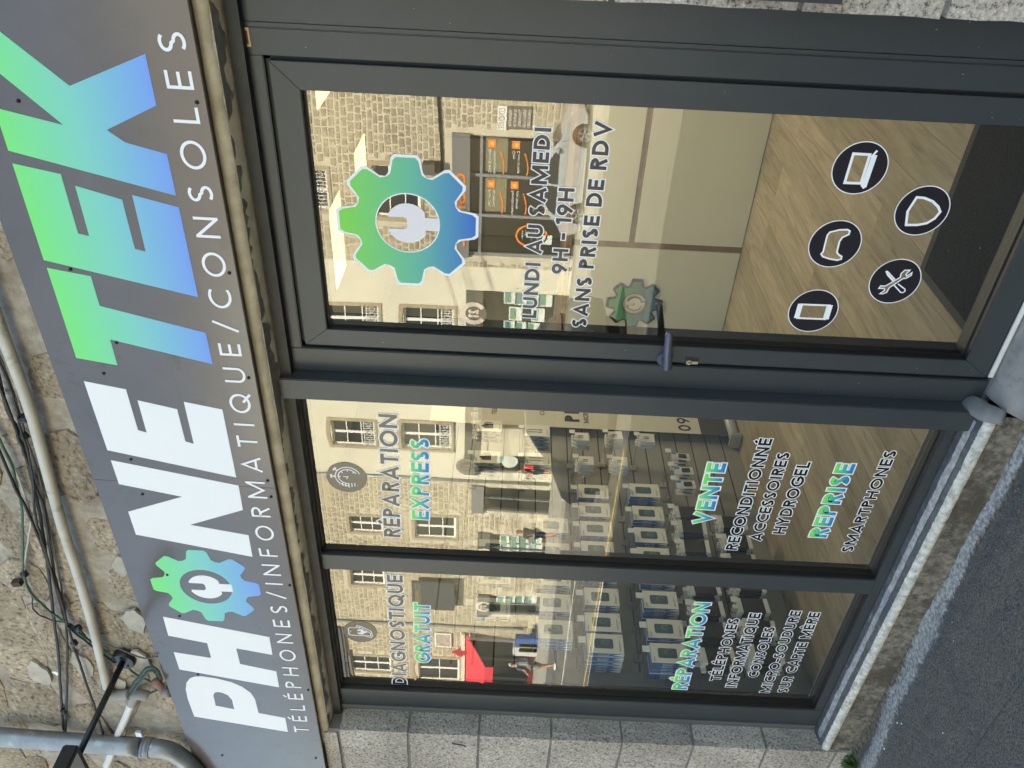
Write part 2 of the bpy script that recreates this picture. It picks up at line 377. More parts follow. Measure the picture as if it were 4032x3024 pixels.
def ftext(name, s, P0, u, v, H, m, parent, maxw=None, mirror=False, lift=.002):
    """small running print with the built-in face"""
    cu = bpy.data.curves.new(name, 'FONT'); cu.body = s; cu.size = 1; cu.resolution_u = 2
    ob = bpy.data.objects.new(name, cu); COL.objects.link(ob)
    dg = bpy.context.evaluated_depsgraph_get(); me = bpy.data.meshes.new_from_object(ob.evaluated_get(dg))
    bpy.data.objects.remove(ob); bpy.data.curves.remove(cu)
    P0, u, v = Vector(P0), Vector(u).normalized(), Vector(v).normalized(); n = u.cross(v)
    xs = [q.co.x for q in me.vertices] or [0, 1]; wd = max(xs)-min(xs); sx = H*1.4
    if maxw and wd*sx > maxw: sx = maxw/wd
    for q in me.vertices: q.co = P0+u*(q.co.x*sx)+v*(q.co.y*H*1.4)+n*lift
    me.name = name; return link(name, me, parent, [m])

def gear_loops(cx, cz, rh, teeth=8, root=1.6, tip=2.1, wt=.36, wb=.47, a0=math.pi/2, sx=1, hole=True):
    out = []
    for k in range(teeth):
        a = a0-k*2*math.pi/teeth; ca, sa = math.cos(a), math.sin(a)
        for (r, s_) in ((root*.985, -wb), (tip*.95, -wt-.02), (tip, -wt+.07), (tip, wt-.07), (tip*.95, wt+.02), (root*.985, wb)):
            x = r*ca + s_*sa; z = r*sa - s_*ca; out.append((cx+x*rh*sx, cz+z*rh))
        b = a-math.pi/teeth; out.append((cx+1.60*rh*math.cos(b)*sx, cz+1.60*rh*math.sin(b)))
    return [out]+([list(reversed(ringpts(cx, cz, rh, 40)))] if hole else [])
def wrench_loop(cx, cz, r, sx=1):
    """open-jawed spanner head with a short handle, jaws up"""
    p = [(-.22, -1.02), (-.22, -.56)]+[(.68*math.cos(a), .68*math.sin(a)) for a in [math.radians(d) for d in range(236, 111, -12)]]
    p += [(-.2, .60), (-.2, .1), (-.12, .02), (.12, .02), (.2, .1), (.2, .60)]
    p += [(.68*math.cos(a), .68*math.sin(a)) for a in [math.radians(d) for d in range(68, -57, -12)]]+[(.22, -.56), (.22, -1.02)]
    return [(cx+x*r*sx, cz+z*r) for x, z in reversed(p)]

# ================================================================== GROUND
ASPH = mat('asphalt', lin(.17, .161, .149), .9, 0, .80, 150, .012, 190, stain=(lin(.135, .13, .122), 1.6, .60))
GZ = -.065
def gz(y): return GZ if y > -2.2 else max(-.75, GZ + (y+2.2)/11.8*.685)
ROAD = mat('road_asphalt', lin(.115, .112, .106), .9, 0, .3, 2.5, .003, 120)
PAVE = mat('pavement_concrete', lin(.34, .33, .30), .9, 0, .25, 3)
ys = [.3, -1.2, -2.2, -3.6, -5, -7, -9, -11, -14.1, -40, -140]
m = MB()
for a, b in zip(ys, ys[1:]):
    m.add([(-160, b, gz(b)), (160, b, gz(b)), (160, a, gz(a)), (-160, a, gz(a))], [(0, 1, 2, 3)], 0 if a > -2.2 else 1)
m.add([(-160, .3, GZ), (160, .3, GZ), (160, 140, GZ), (-160, 140, GZ)], [(0, 1, 2, 3)], 0)
struct(m.build('pavement', [ASPH, ROAD]))
# far pavement and road marks
m = MB(); m.box(-90, 40, -25.2, -19.5, -.9, -.62); struct(m.build('far_pavement', PAVE))
YEL = mat('yellow_road_paint', lin(.70, .50, .10), .7, 0, .2, 5); WHT = mat('white_road_paint', lin(.75, .74, .70), .7, 0, .2, 5)
def strip(name, p, q, wd, m_):
    d = Vector((q[0]-p[0], q[1]-p[1])); nrm = Vector((-d.y, d.x)).normalized()*wd/2; n_ = 10; v = []; f = []
    for i in range(n_+1):
        x, y = p[0]+d.x*i/n_, p[1]+d.y*i/n_
        for s in (-1, 1): v.append((x+s*nrm.x, y+s*nrm.y, gz(y+s*nrm.y)+.006))
        if i: f.append((2*i-2, 2*i-1, 2*i+1, 2*i))
    return struct(pyd(name, v, f, m_))
strip('yellow_road_line', (-40, -9.4), (-9, -8.2), .14, YEL)
strip('white_road_line', (-40, -6.6), (-12, -8.0), .16, WHT)
strip('white_road_edge_line', (-60, -14.2), (-19, -14.2), .14, WHT)

# ================================================================== SHOP BUILDING (stone front, pier, lintel, sill)
YW = -.110                                         # face of the stone front
bld = thing('stone_shop_building', 'old rubble stone building front above and around the grey shop front', 'building', (0, 0, 0))
XL, XR = -3.496, -.425
m = MB()
m.box(-18, 6, YW+.012, .28, 2.335, 7.6); m.box(-18, XL-.30, YW+.012, .28, -.3, 2.335); m.box(XR+.30, 6, YW+.012, .28, -.3, 2.335)
m.build('wall_core', MORTAR, bld)
boxo('roof', -18.2, 6.2, -.4, 9, 7.6, 7.9, mat('roof_slate', lin(.07, .075, .085), .6), bld)
m = MB(); m.box(-18, -17.7, .28, 9, -.3, 7.6); m.box(5.7, 6, .28, 9, -.3, 7.6); m.box(-18, 6, 8.7, 9, -.3, 7.6); m.build('side_wall', MORTAR, bld)
# lintel above the opening: pale chipped lower edge, dark timber behind it
m = MB(); n_ = 220
prof = []
from mathutils import noise as mnoise
for i in range(n_+1):
    x = XL-.12+(XR+.9-XL)*i/n_; r = random.Random(i)
    g_ = mnoise.noise(Vector((x*3.1, 1.7, 0)))*.007+mnoise.noise(Vector((x*14, 5.1, 0)))*.004+r.uniform(-.0015, .0015); prof.append((x, 2.338+g_, YW+.002+g_*.5))
v = []; f = []
for i, (x, z, y) in enumerate(prof):
    v += [(x, y, 2.42), (x, y-.002, 2.362), (x, y+.006, z), (x, .055, 2.328)]
    if i:
        a, b = 4*i-4, 4*i
        f += [(a, b, b+1, a+1)[::-1], (a+1, b+1, b+2, a+2)[::-1], (a+2, b+2, b+3, a+3)[::-1]]
pyd('lintel', v, f, LINTEL, bld, True)
boxo('lintel_board', XL-.02, XR+.5, -.030, .06, 2.292, 2.3265, WOOD_D, bld)
# rubble stones of the wall above the sign, one by one
def stone_mesh(wd, ht, dp, seed, rough=.20):
    r = random.Random(seed); n = 12; v = []; f = []; ph = r.uniform(0, 6)
    base = []
    for k in range(n):
        a = 2*math.pi*k/n+r.uniform(-.12, .12); c, s = math.cos(a), math.sin(a)
        q = max(abs(c), abs(s))**.7; w_ = 1+.10*math.sin(2*a+ph)+r.uniform(-rough, rough)*.6
        base.append((c/q*wd/2*w_, s/q*ht/2*w_))
    for p in base: v.append((p[0]*1.03, .03, p[1]*1.03))
    for p in base: v.append((p[0]*.95, -dp*r.uniform(.2, .9), p[1]*.95))
    for p in base: v.append((p[0]*.55, -dp*r.uniform(.5, 1.3), p[1]*.55))
    v.append((r.uniform(-.1, .1)*wd, -dp*r.uniform(.7, 1.3), r.uniform(-.1, .1)*ht))
    for k in range(n):
        j = (k+1) % n
        f += [(k, j, n+j, n+k), (n+k, n+j, 2*n+j, 2*n+k), (2*n+k, 2*n+j, 3*n)]
    me = bpy.data.meshes.new('stone'); me.from_pydata(v, [], f); me.materials.append(RUBBLE)
    return me
kinds = [stone_mesh(wd, ht, .022, 100+i) for i, (wd, ht) in enumerate([(.30, .18), (.24, .17), (.22, .20), (.36, .19), (.18, .16), (.28, .22), (.25, .14), (.40, .18), (.20, .19), (.33, .17)])]
r = random.Random(3); z = 2.96; row = 0
while z < 4.4:
    ht = r.choice([.13, .17, .2, .24]); x = -4.35+r.uniform(-.2, .1)
    while x < -.8:
        wd = r.uniform(.16, .46)
        if r.random() < .88:
            o = bpy.data.objects.new('stone', r.choice(kinds)); COL.objects.link(o); o.parent = bld
            o.scale = (wd/.27*r.uniform(.86, 1.04), r.uniform(.1, .8), ht/.175*r.uniform(.84, 1.06))
            o.location = (x+wd/2, YW+.012+r.uniform(-.002, .006), z+ht/2+r.uniform(-.035, .035)); o.rotation_euler = (0, r.uniform(-.16, .16)+(math.pi if r.random() < .5 else 0), 0)
        x += wd+.012
    z += ht+.006; row += 1
# dressed granite pier left of the window, block by block, and the blocks right of the door panel
def block(x0, x1, y0, y1, z0, z1, seed, side=1):
    """a hand-dressed block: gridded front and reveal pushed in and out, worn arrises"""
    r = random.Random(seed); bm = bmesh.new(); nx, ny, nz = 5, 3, 6
    mb = MB(); mb.box(x0, x1, y0, y1, z0, z1)
    me = bpy.data.meshes.new('granite_block'); me.from_pydata(mb.v, [], mb.f); bm.from_mesh(me)
    bmesh.ops.subdivide_edges(bm, edges=bm.edges[:], cuts=4, use_grid_fill=True)
    for q in bm.verts:
        ex = min(q.co.x-x0, x1-q.co.x); ey = q.co.y-y0; ez = min(q.co.z-z0, z1-q.co.z)
        edge = sum(e < 1e-5 for e in (ex, ey, ez))
        q.co += Vector((r.uniform(-1, 1), r.uniform(-1, 1), r.uniform(-1, 1)))*.0022
        if edge >= 2:
            q.co += Vector(((x0+x1)/2-q.co.x, (y0+y1)/2-q.co.y, (z0+z1)/2-q.co.z)).normalized()*r.uniform(.001, .0045)
    bm.to_mesh(me); bm.free()
    return link('granite_block', me, bld, [GRANITE])
jz = [-.14, .02, .339, .672, .998, 1.322, 1.651, 1.974, 2.290]
for i, (a, b) in enumerate(zip(jz, jz[1:])):
    block(-4.05, XL, YW, .06, a+.0045, b-.0045, 40+i)
block(-4.05, XL-.02, YW-.004, .06, 2.297, 2.36, 60)
boxo('pier_joint', -4.0, XL-.006, YW+.007, .05, -.2, 2.34, JOINT, bld)
zr = [U(x, 60, y=YW).z for x in (2400, 3144, 3721)]
zr = [zr[0]+.75, zr[0], zr[1], zr[2], zr[2]-.38]
for i, (b, a) in enumerate(zip(zr, zr[1:])):
    block(XR+.024, XR+.62, YW, .06, a+.006, b-.006, 70+i)
block(XR+.024, XR+.62, YW, .06, zr[0]+.006, 2.32, 78)
boxo('pier_joint', XR+.034, XR+.6, YW+.014, .05, -.2, 2.33, JOINT, bld)

# sill: grey painted bed, worn white nose, dirty stone plinth
SILLTOP = mat('painted_sill_bed', lin(.115, .12, .128), .75, 0, .45, 26, .003, 110, stain=(lin(.30, .30, .30), 17, .60))
NOSE = mat('worn_white_nose', lin(.66, .63, .56), .85, 0, .5, 40, .006, 90, stain=(lin(.22, .19, .14), 24, .56))
PLINTH = mat('dirty_plinth_stone', lin(.24, .205, .16), .95, 0, .75, 38, .012, 60, stain=(lin(.065, .052, .036), 6, .50), detail=8)
def wavy(name, rows, m_, parent, x0, x1, n=50, amp=.004, seed=1):
    """long strip from profile rows (y, z), each station jittered"""
    r = random.Random(seed); v = []; f = []; k = len(rows)
    for i in range(n+1):
        x = x0+(x1-x0)*i/n
        for (y, z) in rows: v.append((x, y+r.uniform(-amp, amp), z+r.uniform(-amp, amp)))
        if i:
            for j in range(k-1):
                a, b = (i-1)*k+j, i*k+j; f.append((a, b, b+1, a+1)[::-1])
    return pyd(name, v, f, m_, parent, True)
SX1 = -1.545
wavy('sill_bed', [(.002, .094), (-.05, .090), (-.090, .083)], SILLTOP, bld, XL+.002, SX1, 40, .0012, 2)
wavy('sill_nose', [(-.088, .0845), (-.100, .081), (-.105, .070), (-.104, .056), (-.097, .048)], NOSE, bld, XL+.003, SX1+.004, 260, .0011, 3)
def patchy(name, yc, hw, z, m_, seed, x0=XL+.03, x1=SX1-.05):
    v = []; f = []; n_ = 160
    for i in range(n_+1):
        x = x0+(x1-x0)*i/n_; a = mnoise.noise(Vector((x*2.2, seed, 0)))*.35+mnoise.noise(Vector((x*9, seed, 3)))*.3+mnoise.noise(Vector((x*31, seed, 7)))*.25; b = mnoise.noise(Vector((x*2.9, seed+9, 0)))*.35+mnoise.noise(Vector((x*11, seed+5, 1)))*.3+mnoise.noise(Vector((x*37, seed, 5)))*.25
        y0, y1 = yc-hw*(1+a), yc+hw*(1+b); v += [(x, y0, z(y0)), (x, y1, z(y1))]
        if i: k = 2*i; f.append((k-2, k, k+1, k-1))
    return pyd(name, v, f, m_, bld)
zb_ed = lambda y: (.094+y*.08 if y > -.05 else .090+(y+.05)*.175)+.0016
patchy('worn_paint', -.048, .014, lambda y: zb_ed(y)+.0004, mat('bare_pale_cement', lin(.44, .44, .44), .85, 0, .5, 45, .003, 140, stain=(lin(.15, .15, .155), 30, .58)), 2.5)
patchy('dirt_line', -.004, .005, lambda y: zb_ed(y)+.0008, mat('sill_dirt', lin(.075, .062, .05), .95, 0, .5, 40), 7.1)
wavy('sill_plinth', [(-.094, .051), (-.097, -.01), (-.104, GZ-.02)], PLINTH, bld, XL-.35, SX1, 120, .0022, 4)
# rounded plaster end of the sill beside the door
e = smoothpath([(SX1-.03, .0, .092), (SX1-.01, -.03, .094), (SX1+.0, -.075, .085), (SX1+.012, -.115, .05)], 5)
MB().tube(e, [.026, .028, .030, .031, .031, .031, .031, .031, .03, .03, .03, .03, .029, .028, .026, .024], 10).build('sill_end', CEMENT, bld, True)
# door step and threshold strip
wavy('door_step', [(.06, .060), (-.03, .055), (-.10, .03), (-.16, -.02), (-.22, GZ-.004)], mat('worn_step_concrete', lin(.30, .28, .26), .9, 0, .4, 8, .003, 80, stain=(lin(.10, .095, .09), 5, .55)), bld, SX1+.02, .3, 30, .003, 5)

# mortar streak, dirt and bits along the foot of the wall
stk = [(1955, 30, 2010, 0), (1900, 80, 1990, 30), (1835, 210, 1900, 240), (1760, 380, 1832, 420), (1712, 500, 1770, 520), (1560, 690, 1690, 700), (1500, 870, 1600, 880), (1420, 1060, 1490, 1090), (1350, 1180, 1425, 1200), (1262, 1420, 1330, 1440), (1195, 1600, 1262, 1625)]
r = random.Random(5)
ctr = sorted([((U(*c9(a, b), z=GZ)+U(*c9(c, d), z=GZ))/2, (U(*c9(a, b), z=GZ)-U(*c9(c, d), z=GZ)).length/2) for a, b, c, d in stk], key=lambda q: q[0].x)
def yc_hw(x):
    if x <= ctr[0][0].x: return ctr[0][0].y, ctr[0][1]
    for (p, h), (q, g) in zip(ctr, ctr[1:]):
        if x <= q.x: t = (x-p.x)/(q.x-p.x); return p.y+(q.y-p.y)*t, h+(g-h)*t
    return ctr[-1][0].y, ctr[-1][1]
NXg, NYg = 330, 44; v = []; f = []; pale = []; dirt = []
for i in range(NXg+1):
    x = -4.4+3.25*i/NXg; yc, hw = yc_hw(x); wob = mnoise.noise(Vector((x*4, 3, 0)))*.012
    for j in range(NYg+1):
        y = -.088-.50*j/NYg; e = min(1, j/3, (NYg-j)/3)
        d_ = -.088-y; pa = max(0, 1-abs(y-yc-wob)/(hw*1.25+.012)); di = max(0, min(1, 1-d_/.15))
        z = GZ+.003+.012*max(0, 1-d_/.05)+.005*pa+mnoise.noise(Vector((x*22, y*22, 1)))*.0035*e
        v.append((x, y, z)); pale.append(pa*min(1, (NYg-j)/6)); dirt.append(di)
        if i and j: k = i*(NYg+1)+j; f.append((k, k-1, k-NYg-2, k-NYg-1))
edg = struct(pyd('ground_edging', v, f, None, None, True)); edg.data.materials.clear()
for nm, arr in (('pale', pale), ('dirt', dirt)):
    at = edg.data.attributes.new(nm, 'FLOAT', 'POINT'); at.data.foreach_set('value', arr)
EM = ASPH.copy(); EM.name = 'asphalt_with_mortar_and_dirt'; edg.data.materials.append(EM)
n = EM.node_tree.nodes; L = EM.node_tree.links; p = n['Principled BSDF']; src = p.inputs['Base Color'].links[0].from_socket
tc = [q for q in n if q.type == 'TEX_COORD'][0]
for nm, col, colb, sc_, th in (('dirt', lin(.055, .043, .028), lin(.18, .15, .11), 26, .5), ('pale', lin(.20, .195, .185), lin(.46, .455, .44), 34, .42)):
    at = n.new('ShaderNodeAttribute'); at.attribute_name = nm
    nz = n.new('ShaderNodeTexNoise'); nz.inputs['Scale'].default_value = sc_; nz.inputs['Detail'].default_value = 8; nz.inputs['Roughness'].default_value = .72; L.new(tc.outputs['Object'], nz.inputs['Vector'])
    ma = n.new('ShaderNodeMath'); ma.operation = 'MULTIPLY_ADD'; ma.inputs[1].default_value = 1.5; L.new(nz.outputs['Fac'], ma.inputs[0]); L.new(at.outputs['Fac'], ma.inputs[2])
    mr = n.new('ShaderNodeMapRange'); mr.inputs['From Min'].default_value = 1.0+th*.25; mr.inputs['From Max'].default_value = 1.28+th*.25; L.new(ma.outputs[0], mr.inputs['Value'])
    gate = n.new('ShaderNodeMath'); gate.operation = 'MULTIPLY'; gt = n.new('ShaderNodeMapRange'); gt.inputs['From Max'].default_value = .12; L.new(at.outputs['Fac'], gt.inputs['Value']); L.new(mr.outputs['Result'], gate.inputs[0]); L.new(gt.outputs['Result'], gate.inputs[1])
    n2 = n.new('ShaderNodeTexNoise'); n2.inputs['Scale'].default_value = 70; n2.inputs['Detail'].default_value = 5; L.new(tc.outputs['Object'], n2.inputs['Vector'])
    cr = n.new('ShaderNodeValToRGB'); cr.color_ramp.elements[0].position = .38; cr.color_ramp.elements[1].position = .64; cr.color_ramp.elements[0].color = col; cr.color_ramp.elements[1].color = colb; L.new(n2.outputs['Fac'], cr.inputs['Fac'])
    mx = n.new('ShaderNodeMix'); mx.data_type = 'RGBA'; L.new(gate.outputs[0], mx.inputs['Factor']); L.new(src, mx.inputs['A']); L.new(cr.outputs['Color'], mx.inputs['B']); src = mx.outputs['Result']
L.new(src, p.inputs['Base Color'])
m = MB()
for i in range(150):
    x = r.uniform(-4.3, -1.0); y = r.choice([r.uniform(-.26, -.11), r.uniform(-.9, -.2)]); s_ = r.uniform(.002, .006)
    a = r.uniform(0, 6); c, s2 = math.cos(a)*s_, math.sin(a)*s_
    m.add([(x+c, y+s2, GZ+.004), (x-s2, y+c, GZ+.004), (x-c, y-s2, GZ+.004), (x+s2, y-c, GZ+.004), (x, y, GZ+.004+s_*.8)], [(0, 1, 4), (1, 2, 4), (2, 3, 4), (3, 0, 4)], 0 if r.random() < .35 else 1)
struct(m.build('grit', [mat('white_bits', lin(.75, .74, .72), .8), mat('dry_leaf_bits', lin(.20, .13, .07), .9)]), 'stuff')
wd_ = U(*c9(1120, 1620), z=GZ)
m = MB()
for i in range(130):
    a = r.uniform(0, 6.28); l_ = r.uniform(.02, .065); t_ = r.uniform(.2, 1.25); h_ = r.uniform(.005, .011)
    b = Vector((wd_.x-.02+r.gauss(0, .022), wd_.y+.0+r.gauss(0, .014), GZ)); d = Vector((math.cos(a)*math.cos(t_), math.sin(a)*math.cos(t_), math.sin(t_)))
    sd = Vector((-math.sin(a), math.cos(a), 0))*h_
    m.add([b, b+d*l_*.6+sd, b+d*l_, b+d*l_*.6-sd], [(0, 1, 2, 3)])
tag(m.build('weed_tuft', mat('weed_green', lin(.075, .16, .035), .7, 0, .4, 30)), 'small green weed tuft at the foot of the granite pier', 'weed')
# crumpled paper scrap near the door step
b = U(2688+2180*KZ, 1008+1150*KZ, z=GZ)
m = MB(); pts = [(b.x+r.uniform(-.02, .02), b.y+r.uniform(-.02, .02), GZ+r.uniform(.003, .02)) for _ in range(8)]
m.add(pts, [(0, 1, 2), (2, 3, 4), (4, 5, 6), (1, 3, 5), (0, 6, 7), (2, 5, 7)])
tag(m.build('paper_scrap', mat('foil_paper', lin(.7, .72, .76), .35, .3)), 'crumpled pale foil scrap on the ground by the sill end', 'litter')
b = U(3975, 640, z=GZ); b2 = Vector((b.x, b.y, GZ))

# ================================================================== SIGN BOARD
YS = -.150
sign = thing('fascia_sign', 'long dark grey shop sign with white and green to blue lettering above the windows', 'sign', (0, 0, 0))
ZB, ZT = 2.366, 2.978
SJ = U(*c4(1790, 1508), y=YS).x
for a, b in ((-4.25, SJ-.0008), (SJ+.0008, .55)):
    boxo('board_panel', a, b, YS+.002, YS+.012, ZB, ZT, BOARD, sign)
boxo('batten', -4.2, .5, YS+.014, YW+.010, ZB+.004, ZB+.040, mat('old_batten_wood', lin(.11, .085, .05), .8, 0, .4, 12), sign)
boxo('batten', -4.2, .5, YS+.014, YW+.010, ZT-.06, ZT-.010, MATS['old_batten_wood'], sign)
LETG = gradient('sign_gradient', srgb(112, 226, 110), srgb(112, 146, 232), 2.46, 2.92, cmid=srgb(120, 200, 190))
def sign_letter(pts, cf, m_, holes=None):
    loops = [[(lambda p: (p.x, p.z))(U(*cf(*q), y=YS)) for q in pts]]
    for h in (holes or []): loops.append([(lambda p: (p.x, p.z))(U(*cf(*q), y=YS)) for q in h])
    o = MB().poly(loops, YS+.0012, .0008).build('letter', m_, sign); return o
sign_letter([(1865, 1427), (1848, 1337), (1675, 1305), (1652, 1215), (1625, 1175), (1570, 1135), (1500, 1105), (1400, 1080), (1310, 1067), (1262, 1068), (1230, 1080), (1208, 1108), (1203, 1150), (1215, 1210), (1258, 1327)], c7, WHITE,
            [[(1397, 1257), (1518, 1280), (1503, 1220), (1475, 1188), (1440, 1173), (1410, 1168), (1390, 1172), (1382, 1190)]])
sign_letter([(1055, 680), (1745, 813), (1765, 928), (1530, 885), (1555, 987), (1790, 1035), (1808, 1138), (1162, 1022), (1125, 910), (1368, 948), (1342, 852), (1090, 803)], c7, WHITE)
sign_letter([(717, 1325), (1545, 1490), (1573, 1648), (1230, 1744), (1610, 1812), (1635, 1951), (880, 1807), (830, 1659), (1180, 1562), (770, 1480)], c4, WHITE)
sign_letter([(542, 813), (815, 866), (893, 1130), (950, 1147), (890, 937), (1147, 995), (1200, 1203), (1255, 1220), (1190, 947), (1440, 997), (1530, 1437), (695, 1260)], c4, WHITE)
sign_letter([(302, 78), (587, 133), (645, 325), (1332, 500), (1377, 703), (712, 542), (760, 710), (493, 662)], c4, LETG)
sign_letter([(78, 1060), (392, 1130), (505, 1515), (577, 1532), (485, 1205), (790, 1295), (873, 1615), (943, 1632), (855, 1265), (1158, 1345), (1283, 1927), (282, 1687)], c1, LETG)
sign_letter([(52, 977), (-39, 698), (410, 812), (-150, 358), (-267, 0), (450, 558), (940, 350), (1012, 685), (690, 843), (812, 925), (1080, 1000), (1140, 1270)], c1, LETG)
gc = U(*c7(1334, 488), y=YS); ge_ = U(*c7(1683, 498), y=YS); gl_ = U(*c7(983, 470), y=YS)
rh = (gl_.z-ge_.z)/2/2.1
MB().poly(gear_loops(gc.x, gc.z, rh), YS+.0012, .0008).build('gear_emblem', LETG, sign)
MB().poly([wrench_loop(gc.x, gc.z, rh)], YS+.0010, .0010).build('spanner_emblem', WHITE, sign)
text('letter', 'TÉLÉPHONES/INFORMATIQUE/CONSOLES', U(*c7(2005, 1432), y=YS), U(*c1(1192, 208), y=YS), U(*c7(1911, 1432), y=YS), WHITE, sign, t=.125, gap=.50, lift=-.0004, split='small_letter')
sm = MB(); sm.tube([(0, 0, 0), (0, -.003, 0)], [.0052, .004], 12); sm.box(-.0028, .0028, -.0036, -.0029, -.0005, .0005)
s0 = None
for cf, u_, v_ in [(c1, 118, 655), (c1, 1275, 665), (c4, 455, 87), (c4, 1485, 111), (c4, 755, 563), (c4, 671, 762), (c4, 1611, 791), (c4, 848, 1320), (c4, 922, 1545), (c4, 1734, 1457), (c4, 1756, 1562), (c7, 1083, 408), (c7, 1877, 477), (c7, 1163, 676), (c7, 1283, 1053), (c7, 1997, 1155), (c7, 1440, 1578), (c7, 2046, 1596)]:
    p = U(*cf(u_, v_), y=YS)
    if s0 is None: s0 = sm.build('screw', SCREW, sign, True); o = s0
    else: o = s0.copy(); COL.objects.link(o)
    o.location = (p.x, YS+.001, p.z)

# ================================================================== SHOP WINDOW (two panes) with its vinyl lettering
YV = .0290                                        # vinyl on the outer face of the pane
win = thing('shop_window', 'anthracite framed two pane shop window with vinyl price lettering left of the door', 'window', (0, 0, 0))
WL0, WL1, MU0, MU1 = -3.467, -3.343, -2.532, -2.446
PO0, PO1 = -1.645, -1.565
WT, WB = 2.289, .129
def rail(name, x0, x1, z0, z1, parent, y0=0, y1=.07, bev=.0025, m_=None): return boxo(name, x0, x1, y0, y1, z0, z1, m_ or FRAME, parent, bev)
rail('left_jamb', XL+.002, WL1, .090, 2.332, win); rail('mullion', MU0, MU1, WB, WT, win)
rail('top_rail', WL1, PO1, WT, 2.332, win); rail('bottom_rail', WL1, PO1, .086, WB, win)
boxo('jamb_seal', XL, WL0+.004, -.004, -.0005, .095, 2.30, mat('grey_sealant', lin(.12, .115, .10), .8), win)
# projecting post between window and door
rail('post', PO0, PO1-.0, -.052, .06, .062, 2.335, win, bev=.003) if False else boxo('post', PO0, PO1, -.052, .07, .064, 2.330, FRAME, win, .003)
def pane(x0, x1, z0, z1, parent):
    m = MB(); m.box(x0, x1, YG, YG+.006, z0, z1, 0, {2: 1}); return m.build('pane', [G_CLEAR, G_PANE], parent)
def gasket(x0, x1, z0, z1, parent, w_=.007):
    m = MB(); a, b = .004, YG+.02
    m.poly([[(x0, z0), (x1, z0), (x1, z1), (x0, z1)], [(x0+w_, z0+w_), (x0+w_, z1-w_), (x1-w_, z1-w_), (x1-w_, z0+w_)]], YG-.006, .05)
    # lining of the rebate
    t_ = .0015
    m.box(x0, x0+t_, a, b, z0, z1); m.box(x1-t_, x1, a, b, z0, z1); m.box(x0+t_, x1-t_, a, b, z1-t_, z1); m.box(x0+t_, x1-t_, a, b, z0, z0+t_)
    return m.build('gasket', GASKET, parent)
p_l = pane(WL1+.001, MU0-.001, WB+.001, WT-.001, win); p_m = pane(MU1+.001, PO0+.03, WB+.001, WT-.001, win)
gasket(WL1, MU0, WB, WT, win); gasket(MU1, PO0, WB, WT, win)
VG = {}
def vline(s, p0, p1, pt, parent, grad=False, t=.20):
    P0, P1, PT = (U(*q, y=YV) for q in (p0, p1, pt))
    if grad:
        z1 = max(P0.z, P1.z); h_ = PT.z-P0.z; m_ = gradient('vinyl_gradient_%d' % len(VG), srgb(120, 226, 70), srgb(20, 110, 190), min(P0.z, P1.z)+.1*h_, z1+.95*h_, cmid=srgb(60, 180, 150)); VG[s, p0] = m_
    else: m_ = DARKV
    return text('lettering', s, P0, P1, PT, m_, parent, t=t, outline=.075, lift=.0003)
def zA(u, v): return (1200+u*.36166, 1600+v*.36166)
def zB(u, v): return (1250+u*.3315, 2200+v*.3315)
def zC(u, v): return (2600+u*.36157, 2200+v*.36157)
def zD(u, v): return (2650+u*.42948, 1700+v*.42948)
vline('RÉPARATION', zA(1060, 1440), zA(1022, 76), zA(848, 1434), p_m)
vline('EXPRESS', zA(1368, 1250), zA(1368, 343), zA(1152, 1247), p_m, True)
vline('DIAGNOSTIQUE', zB(1077, 1507), zB(1028, 188), zB(880, 1502), p_l)
vline('GRATUIT', zB(1357, 1250), zB(1350, 520), zB(1148, 1245), p_l, True)
vline('RÉPARATION', zC(297, 1435), zC(572, 470), zC(113, 1424), p_l, True)
vline('TÉLÉPHONES', zC(655, 1335), zC(876, 645), zC(527, 1332), p_l)
vline('INFORMATIQUE', zC(828, 1410), zC(1112, 590), zC(697, 1402), p_l)
vline('CONSOLES', zC(1063, 1300), zC(1265, 738), zC(940, 1292), p_l)
vline('MICRO-SOUDURE', zC(1190, 1467), zC(1553, 566), zC(1070, 1455), p_l)
vline('SUR CARTE MÈRE', zC(1385, 1465), zC(1757, 582), zC(1265, 1453), p_l)
vline('VENTE', zD(350, 863), zD(510, 280), zD(160, 858), p_m, True, .22)
vline('RECONDITIONNÉ', zD(592, 1093), zD(928, 58), zD(468, 1084), p_m)
vline('ACCESSOIRES', zD(812, 1012), zD(1088, 184), zD(692, 1003), p_m)
vline('HYDROGEL', zD(1028, 947), zD(1278, 272), zD(900, 941), p_m)
vline('REPRISE', zD(1412, 985), zD(1697, 287), zD(1225, 974), p_m, True, .22)
vline('SMARTPHONES', zD(1645, 1112), zD(2070, 168), zD(1530, 1100), p_m)
BROWNV = mat('taupe_vinyl', lin(.050, .042, .040), .16, spec=.6)
def xz(p): return (p.x, p.z)
def uv(px, y=None): return xz(U(*px, y=YV if y is None else y))
def pen(mb, pts, wd, closed=False, lift=.0004, ext=0): stroke(mb, pts, wd/2, lambda x, z, l: (x, YV-l, z), closed, ext, lift)
